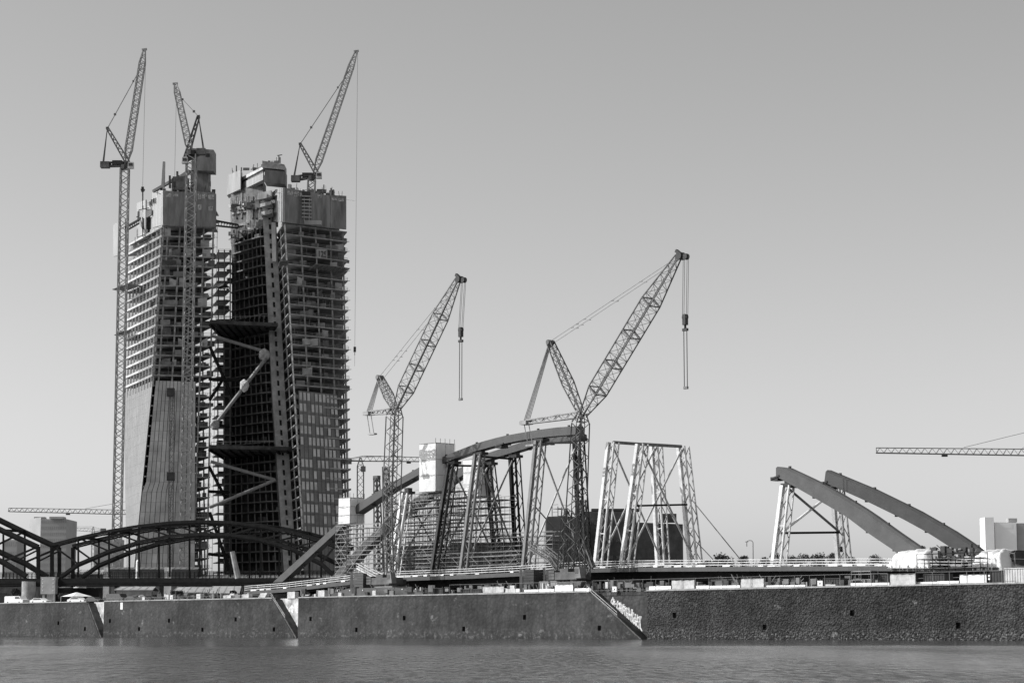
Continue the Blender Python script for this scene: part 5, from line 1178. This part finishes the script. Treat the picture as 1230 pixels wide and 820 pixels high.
crate('left grey crate beside the pale prop', 648, 659, 698, 706, 9, 'conc'); crate('right grey crate beside the largest crane foot', 661, 672, 697.5, 706, 9, 'conc')
crate('dark container under the deck beside the third stair', 736, 760, 697, 708, 10, 'brick', 'shipping_container', 'container')
crate('dark container under the deck right of the sign post', 989, 1010, 694, 705, 8, 'brick', 'shipping_container', 'container')
crate('white cabin behind the small quay edge scaffold', 1024, 1036, 696.5, 705, 10, 'white', 'site_cabin', 'cabin')
crate('dark cabin under the deck below the midway arches', 1056, 1068, 689, 703, 9, 'brick', 'site_cabin', 'cabin')
crate('dark bin right of the slim ladder under the tarpaulin', 1191, 1205, 685, 702, 6, 'brick', 'skip', 'skip')
for a in (('dark skip behind the grey banner', 556, 578, 707, 715, 5), ('dark skip right of the steel segment', 510, 532, 706, 716, 6), ('dark skip under the deck between pale banners', 860, 884, 695, 704, 9), ('dark skip right of the midway banner', 925, 945, 695, 703, 9), ('dark skip behind the long white barrier row', 1110, 1135, 689, 700, 9)):
    crate(*a, 'brick', 'skip', 'skip')
def signpost(label, x0, x1, yt, yb, o):
    A, B = PW(x0, yb, o), PW(x1, yb, o); C_ = (A + B) / 2; h = PW(x0, yt, o).z - A.z; g_ = V((C_.x, C_.y, QZ)); t_ = T('sign', label, 'sign', g_, 'white notice boards on the quay fence'); m = MB()
    m.hexa([A, B, B + UP * h, A + UP * h], [p + N * .06 for p in (A, B, B + UP * h, A + UP * h)]); m.build('board', M['white'], t_); m = MB()
    m.bar(g_ + N * .1, C_ + N * .1 + UP * (h + .3), .05); m.build('post', M['steel'], t_); m = MB(); m.box(A.lerp(B, .5) - N * .02 + UP * h * .35, U * .12, N * .01, h * .3); m.build('pictogram', M['black'], t_)
signpost('white notice board above the third stair', 735.5, 740.5, 704, 710.5, 1.5); signpost('white notice board left of the small quay edge scaffold', 982, 988, 697, 703.8, 1.5)
signpost('white notice board left of the short white barrier row', 1187, 1189, 690, 696, 1.5)
A = PW(144.5, 731.5, -.03); m = MB(); m.hexa([A, A + U * 1.1, A + U * 1.1 + UP * 1.7, A + UP * 1.7], [p + N * .035 for p in (A, A + U * 1.1, A + U * 1.1 + UP * 1.7, A + UP * 1.7)]); tag(m.build('sign_plate', M['white']), 'small white plate on the river wall right of the first stair', 'sign')
# wire fence along the top of the quay
def wire_fence(label, x0, x1, o, h):
    A, B = PW(x0, 700, o), PW(x1, 700, o); A.z = B.z = QZ; L = (B - A).length; n_ = int(L / 3.4); t_ = T('wire_fence', label, 'fence', A, 'wire fences along the quay'); m = MB()
    for k in range(n_ + 1): m = MB(); p = A.lerp(B, k / n_); m.bar(p, p + UP * h, .04); m.build('post', M['scaf'], t_)
    m = MB()
    for z in (.3, h): m.bar(A + UP * z, B + UP * z, .03)
    m.build('wire', M['steel'], t_)
wire_fence('low wire fence left of the third stair', 540, 704, 1.2, 2.1); wire_fence('wire fence running right from the third stair', 712, 1066, 1.2, 2.2); wire_fence('wire fence below the tarpaulins at right', 1100, 1204, 1.3, 2.2)
wire_fence('wire fence between the first and second stairs', 128, 322, 1.2, .9)
# tarpaulins
def tarp(label, x0, x1, yt, yb, o, dep, mt, seed):
    rr = random.Random(seed); A, B = PW(x0, yb, o), PW(x1, yb, o); B = B; h = PW((x0 + x1) / 2, yt, o).z - A.z; m = MB(); nu, nv = 26, 16; i0 = 0; t_ = T('tarpaulin', label, 'tarpaulin', (A + B) / 2, 'tarpaulins over the arch feet')
    for i in range(nu + 1):
        t = i / nu; e = min(1, (t * 7) ** .5 if t < 1 / 7 else 1, ((1 - t) * 7) ** .5 if t > 6 / 7 else 1); sag = 1 - .13 * abs(math.sin(t * math.pi * 3.5)) + rr.uniform(-.015, .015)
        for j in range(nv + 1):
            a = math.pi * j / nv; p = A.lerp(B, t) + N * (dep / 2 - dep / 2 * math.copysign(abs(math.cos(a)) ** .5, math.cos(a)))
            z = h * e * sag * (math.sin(a) ** .35 if 0 < j < nv else 0); m.v.append(p + UP * (z + rr.uniform(-.1, .1) + .16 * math.sin(i * 1.9 + j * .6)) + N * rr.uniform(-.22, .22))
    for i in range(nu):
        for j in range(nv): a = i * (nv + 1) + j; m.f.append((a, a + nv + 1, a + nv + 2, a + 1)); m.m.append(0)
    m.build('sheet', M[mt], t_, smooth=True)
    m = MB()
    for k in range(5): p = A.lerp(B, (k + .5) / 5) - N * .2; m.bar(p - UP * .6, p + UP * .5, .05)
    m.bar(A - N * .2, B - N * .2, .06); m.build('tie_rail', M['scaf'], t_)
tarp('long white tarpaulin tunnel over the near arch foot', 1067, 1116, 659, 682, 16.6, 7, 'wrap', 1); tarp('shaded end of the left tarpaulin, shade painted in grey', 1115, 1137, 661, 668, 18.5, 5, 'conc', 2); tarp('bright white tarpaulin over the far arch foot', 1167, 1204, 659, 685, 17, 8, 'wrap', 3); tarp('dark tarpaulin beside the bright right one', 1205, 1219, 661, 678, 20, 6, 'brick', 4)  # grey end piece stands for the shaded part of the left tarpaulin
m = MB(); q = [PW(x, y, 21) for x, y in ((1114, 700), (1168, 700), (1168, 676), (1114, 674))]; m.hexa(q, [p + N * 9 for p in q]); tag(m.build('abutment', M['brick']), 'dark block carrying the right arch feet between the tarpaulins', 'abutment')
m = MB()
for k in range(90):
    p = PW(random.uniform(1112, 1170), random.uniform(664, 684), random.uniform(17.5, 20.5)); m.box(p, U * random.uniform(.15, .6), N * .3, random.uniform(.4, 1.6), random.choice((0, 0, 0, 1, 2)))
    m.bar(p, p + V((random.uniform(-2, 2), 0, random.uniform(-.8, 1.5))), .06, mi=random.choice((0, 1, 2)))
struct(tag(m.build('site_clutter', [M['brick'], M['conc'], M['steel_l']]), 'jumble of dark gear and tubes between the two white tarpaulins', 'site clutter'), 'stuff')
m = MB()
for k in range(420):
    x = random.uniform(360, 1060); o = random.uniform(3.5, 15); p = PW(x, 705, o); p.z = GZ + random.choice((0, 0, .9)) ; hh = random.uniform(.3, 1.5)
    m.box(p, U * random.uniform(.1, .9), N * random.uniform(.1, .4), hh, random.choice((0, 0, 1, 1, 2, 3)))
    if random.random() < .4: m.bar(p, p + U * random.uniform(-2.2, 2.2) + UP * random.uniform(.2, 2.2), .05, mi=random.choice((1, 2)))
struct(tag(m.build('building_material', [M['brick'], M['conc_d'], M['steel'], M['conc_l']]), 'loose building material strewn on the quay in the shade of the new deck', 'building material'), 'stuff')
m = MB()
for k in range(170):
    x = random.uniform(125, 300); o = random.uniform(2.6, 14); p = PW(x, 715, o); p.z = GZ; m.box(p, U * random.uniform(.1, 1.1), N * random.uniform(.1, .4), random.uniform(.4, 1.9), random.choice((0, 0, 1, 2, 3)))
    if random.random() < .3: m.bar(p, p + U * random.uniform(-2.2, 2.2) + UP * random.uniform(.5, 3), .06, mi=random.choice((1, 2)))
struct(tag(m.build('site_clutter', [M['brick'], M['conc_d'], M['steel'], M['conc_l']]), 'scattered site clutter on the quay below the old rail bridge', 'site clutter'), 'stuff')
# cars
def car(label, x0, x1, o, mt, van=False):
    A, B = PW(x0, 722, o), PW(x1, 722, o); A.z = B.z = GZ; L = (B - A).length; c_ = (A + B) / 2; k = L / (5.2 if van else 4.3); t_ = T('parked_van' if van else 'parked_car', label, 'van' if van else 'car', c_, 'cars parked along the quay')
    prof = [(-2.6, .35), (2.6, .35), (2.62, 1.1), (2.1, 1.25), (1.6, 2.1), (-2.4, 2.15), (-2.6, 1.9)] if van else [(-2.15, .3), (2.15, .3), (2.15, .75), (1.15, .92), (.55, 1.42), (-1.1, 1.46), (-1.75, .98), (-2.15, .92)]
    hw = .95 if van else .85; m = MB(); m.hexa([c_ + U * x * k - N * hw + UP * z for x, z in prof], [c_ + U * x * k + N * hw + UP * z for x, z in prof]); m.build('body', M[mt], t_)
    gl = [(1.9, 1.35), (1.45, 1.95), (.4, 1.95), (.4, 1.35)] if van else [(1.0, .95), (.5, 1.36), (-1.0, 1.38), (-1.5, .98)]
    for s_ in (-1, 1): m = MB(); m.hexa([c_ + U * x * k + N * (s_ * hw - .02) + UP * z for x, z in gl], [c_ + U * x * k + N * (s_ * hw + .02) + UP * z for x, z in gl]); m.build('window', M['window'], t_)
    for s_ in (-1, 1):
        for x in (-1.35, 1.35): m = MB(); p = c_ + U * x * k * (1.2 if van else 1) + UP * .33; m.bar(p + N * (s_ * (hw - .12)), p + N * (s_ * (hw + .02)), .33, n=14); m.build('wheel', M['tyre'], t_)
    for s_ in (-1, 1): m = MB(); m.box(c_ + U * (prof[1][0] * k + .0) + N * s_ * .6 + UP * .6, U * .04, N * .14, .16); m.build('headlight', M['white'], t_)
car('white van parked nearest the left edge', 9, 31, 3, 'car_l', True); car('pale car parked below the boxy cabinet', 39, 59, 3, 'car_l'); car('light car parked right of the bridge pier', 84, 104, 4, 'car_l'); car('dark car parked at the first stair', 105, 122, 4, 'car_d')
car('dark tall car between the first stair and the pale car row', 131, 151, 4, 'car_d', True); car('black low car in front of the pale roofed hall', 153, 168, 4, 'car_d'); car('black car right end of the parked row', 168, 183, 4, 'car_d'); car('dark car beside the dark bush', 208, 222, 5, 'car_d'); car('dark car left of the pale block', 240, 250, 4, 'car_d')
m = MB(); c_ = PW(92, 716, 8); m.hexa([c_ + U * x + N * y for x, y in ((-3, -3), (3, -3), (3, 3), (-3, 3))], [c_ + UP * 1.1 + V((random.uniform(-.2, .2), 0, 0)) + (U * x + N * y) * .06 for x, y in ((-3, -3), (3, -3), (3, 3), (-3, 3))])
for x, y in ((-3, -3), (3, -3), (3, 3), (-3, 3)): p = c_ + U * x + N * y; m.bar(p, V((p.x, p.y, GZ)), .06)
tag(m.build('canopy_tent', M['white']), 'white peaked canopy tent right of the bridge pier', 'tent')
# small mobile crane behind the near arch
t_ = T('mobile_crane', 'small dark mobile crane with short jib behind the near arch', 'mobile crane', SO(SS(456, 40), 40, GZ))
m = MB(); A, B = PW(456, 690, 40), PW(452.5, 574, 40); A.z = GZ + 2; m.lattice(A, B, 1.8, 1.0, 22, .16, .09, side=U); m.bar(B, B + U * .8 - UP * 14, .16); m.box(B - UP * .4, U * .9, N * .5, 1.0); m.build('boom', M['crane_d'], t_)
m = MB(); m.box(SO(SS(456, 40), 40, GZ + .8), U * 4, N * 1.3, 1.6); m.box(SO(SS(456, 40) + 3, 40, GZ + 2.41), U * .9, N * 1.2, 1.2); m.build('carrier', M['crane_d'], t_)
for x in (-3, -1, 1, 3): m = MB(); p = SO(SS(456, 40) + x, 38.8, GZ + .6); m.bar(p - N * .25, p + N * .1, .6, n=14); m.build('wheel', M['tyre'], t_)
# street lamp
t_ = T('street_lamp', 'tall double armed street lamp behind the bridge railing', 'street lamp', V((P(904.5, 690, 520).x, 520, GZ))); b_ = ORG[t_.name]; tp = P(904.5, 651, 520)
m = MB(); m.bar(b_, tp, .16, .1, n=8); m.poly([tp, tp + V((-.3, 0, .4)), tp + V((-.9, 0, .45)), tp + V((-1.5, 0, .2))], .07); m.build('pole', M['steel'], t_); m = MB(); m.box(tp + V((-1.5, 0, .05)), V((.35, 0, 0)), V((0, .15, 0)), .14); m.bar(tp + V((-1.5, 0, 0)), tp + V((-1.5, 0, -1.0)), .08); m.build('lamp_head', M['steel'], t_)

# ------------------------------------------------------------------ trees
def tree(label, px, pyt, D, wpx, name='tree', bare=.0, seed=0, base=None):
    rr = random.Random(seed); b_ = P(px, 700, D); b_.z = GZ; top = P(px, pyt, D).z; hw = wpx * D / F / 2; h = top - GZ; t_ = T(name, label, 'tree' if name == 'tree' else 'bush', b_, 'trees behind the quay')
    m = MB(); m.bar(b_, b_ + UP * h * .6, max(.12, h * .02), .08, n=7); limbs = []
    for k in range(7):
        a = rr.uniform(0, 6.28); s_ = b_ + UP * h * rr.uniform(.25, .55); e = b_ + V((math.cos(a) * hw * .7, math.sin(a) * hw * .7, h * rr.uniform(.6, .9))); m.bar(s_, e, h * .008 + .03, .03, n=5); limbs.append(e)
    m.build('trunk', M['bark'], t_); m = MB(); cl = [(e, hw * rr.uniform(.3, .5)) for e in limbs] + [(b_ + V((rr.uniform(-.3, .3) * hw, rr.uniform(-.3, .3) * hw, h - hw * rr.uniform(.35, .8))), hw * rr.uniform(.35, .55)) for _ in range(9)]
    for c_, r_ in cl:
        for _ in range(int(95 * (1 - bare))):
            d_ = V((rr.gauss(0, 1), rr.gauss(0, 1), rr.gauss(0, .75))).normalized() * r_ * rr.uniform(.45, 1.08); p = c_ + d_
            if p.z > top: p.z = top - rr.random() * .4
            s_ = rr.uniform(.16, .42) * max(.7, hw / 4); u_ = V((rr.gauss(0, 1), rr.gauss(0, 1), rr.gauss(0, 1))).normalized(); v_ = u_.cross(V((rr.gauss(0, 1), rr.gauss(0, 1), rr.gauss(0, 1)))).normalized()
            m.quad([p - u_ * s_, p - v_ * s_ * .7, p + u_ * s_, p + v_ * s_ * .7])
    m.build('crown', M['leaf'], t_); return t_
TR = [(869, 663, 36, 'round dark tree right of the white tower and its ropes'), (893, 666, 20, 'low tree left of the street lamp'), (918, 668, 22, 'small low tree right of the street lamp'), (930, 662, 18, 'tree behind the left leg of the right support tower'), (952, 665, 24, 'tree just right of that same left leg'),
      (966, 664, 22, 'thin topped tree near the middle between the right tower legs'), (983, 663, 28, 'dark tree left of the right support tower leg'), (1002, 663, 20, 'tree left of the right leg of the right tower'), (1011, 656, 12, 'slim upright tree at the right leg of the right tower'), (1024, 668, 16, 'small tree right of the right tower'),
      (1053, 665, 24, 'dark low tree left of the long tarpaulin'), (1108, 655, 16, 'treetop left over the long tarpaulin'), (1122, 656, 18, 'treetop right over the long tarpaulin'), (1146, 660, 22, 'tree between the right arch and the bright tarpaulin'), (850, 671, 16, 'lowest tree at the foot of the guy ropes'), (1212, 660, 14, 'small tree over the dark tarpaulin')]
for i, (x, y, w_, lab) in enumerate(TR): tree(lab, x, y, 640 + 25 * (i % 4), w_, seed=i, bare=.35 if i in (5, 9, 12) else 0)
tree('dark round bush on the quay right of the parked cars', 213, 709, 575, 15, 'bush', seed=40); tree('dark small tree below the rail bridge right of the halls', 281, 709, 535, 8, 'tree', seed=41); tree('low bush behind the white van', 19, 706, 625, 10, 'bush', seed=42); tree('bush between the pier and the parked cars', 78, 712, 600, 14, 'bush', seed=43); tree('low shrub at the quay left of the dark bush', 194, 714, 560, 20, 'bush', seed=44)
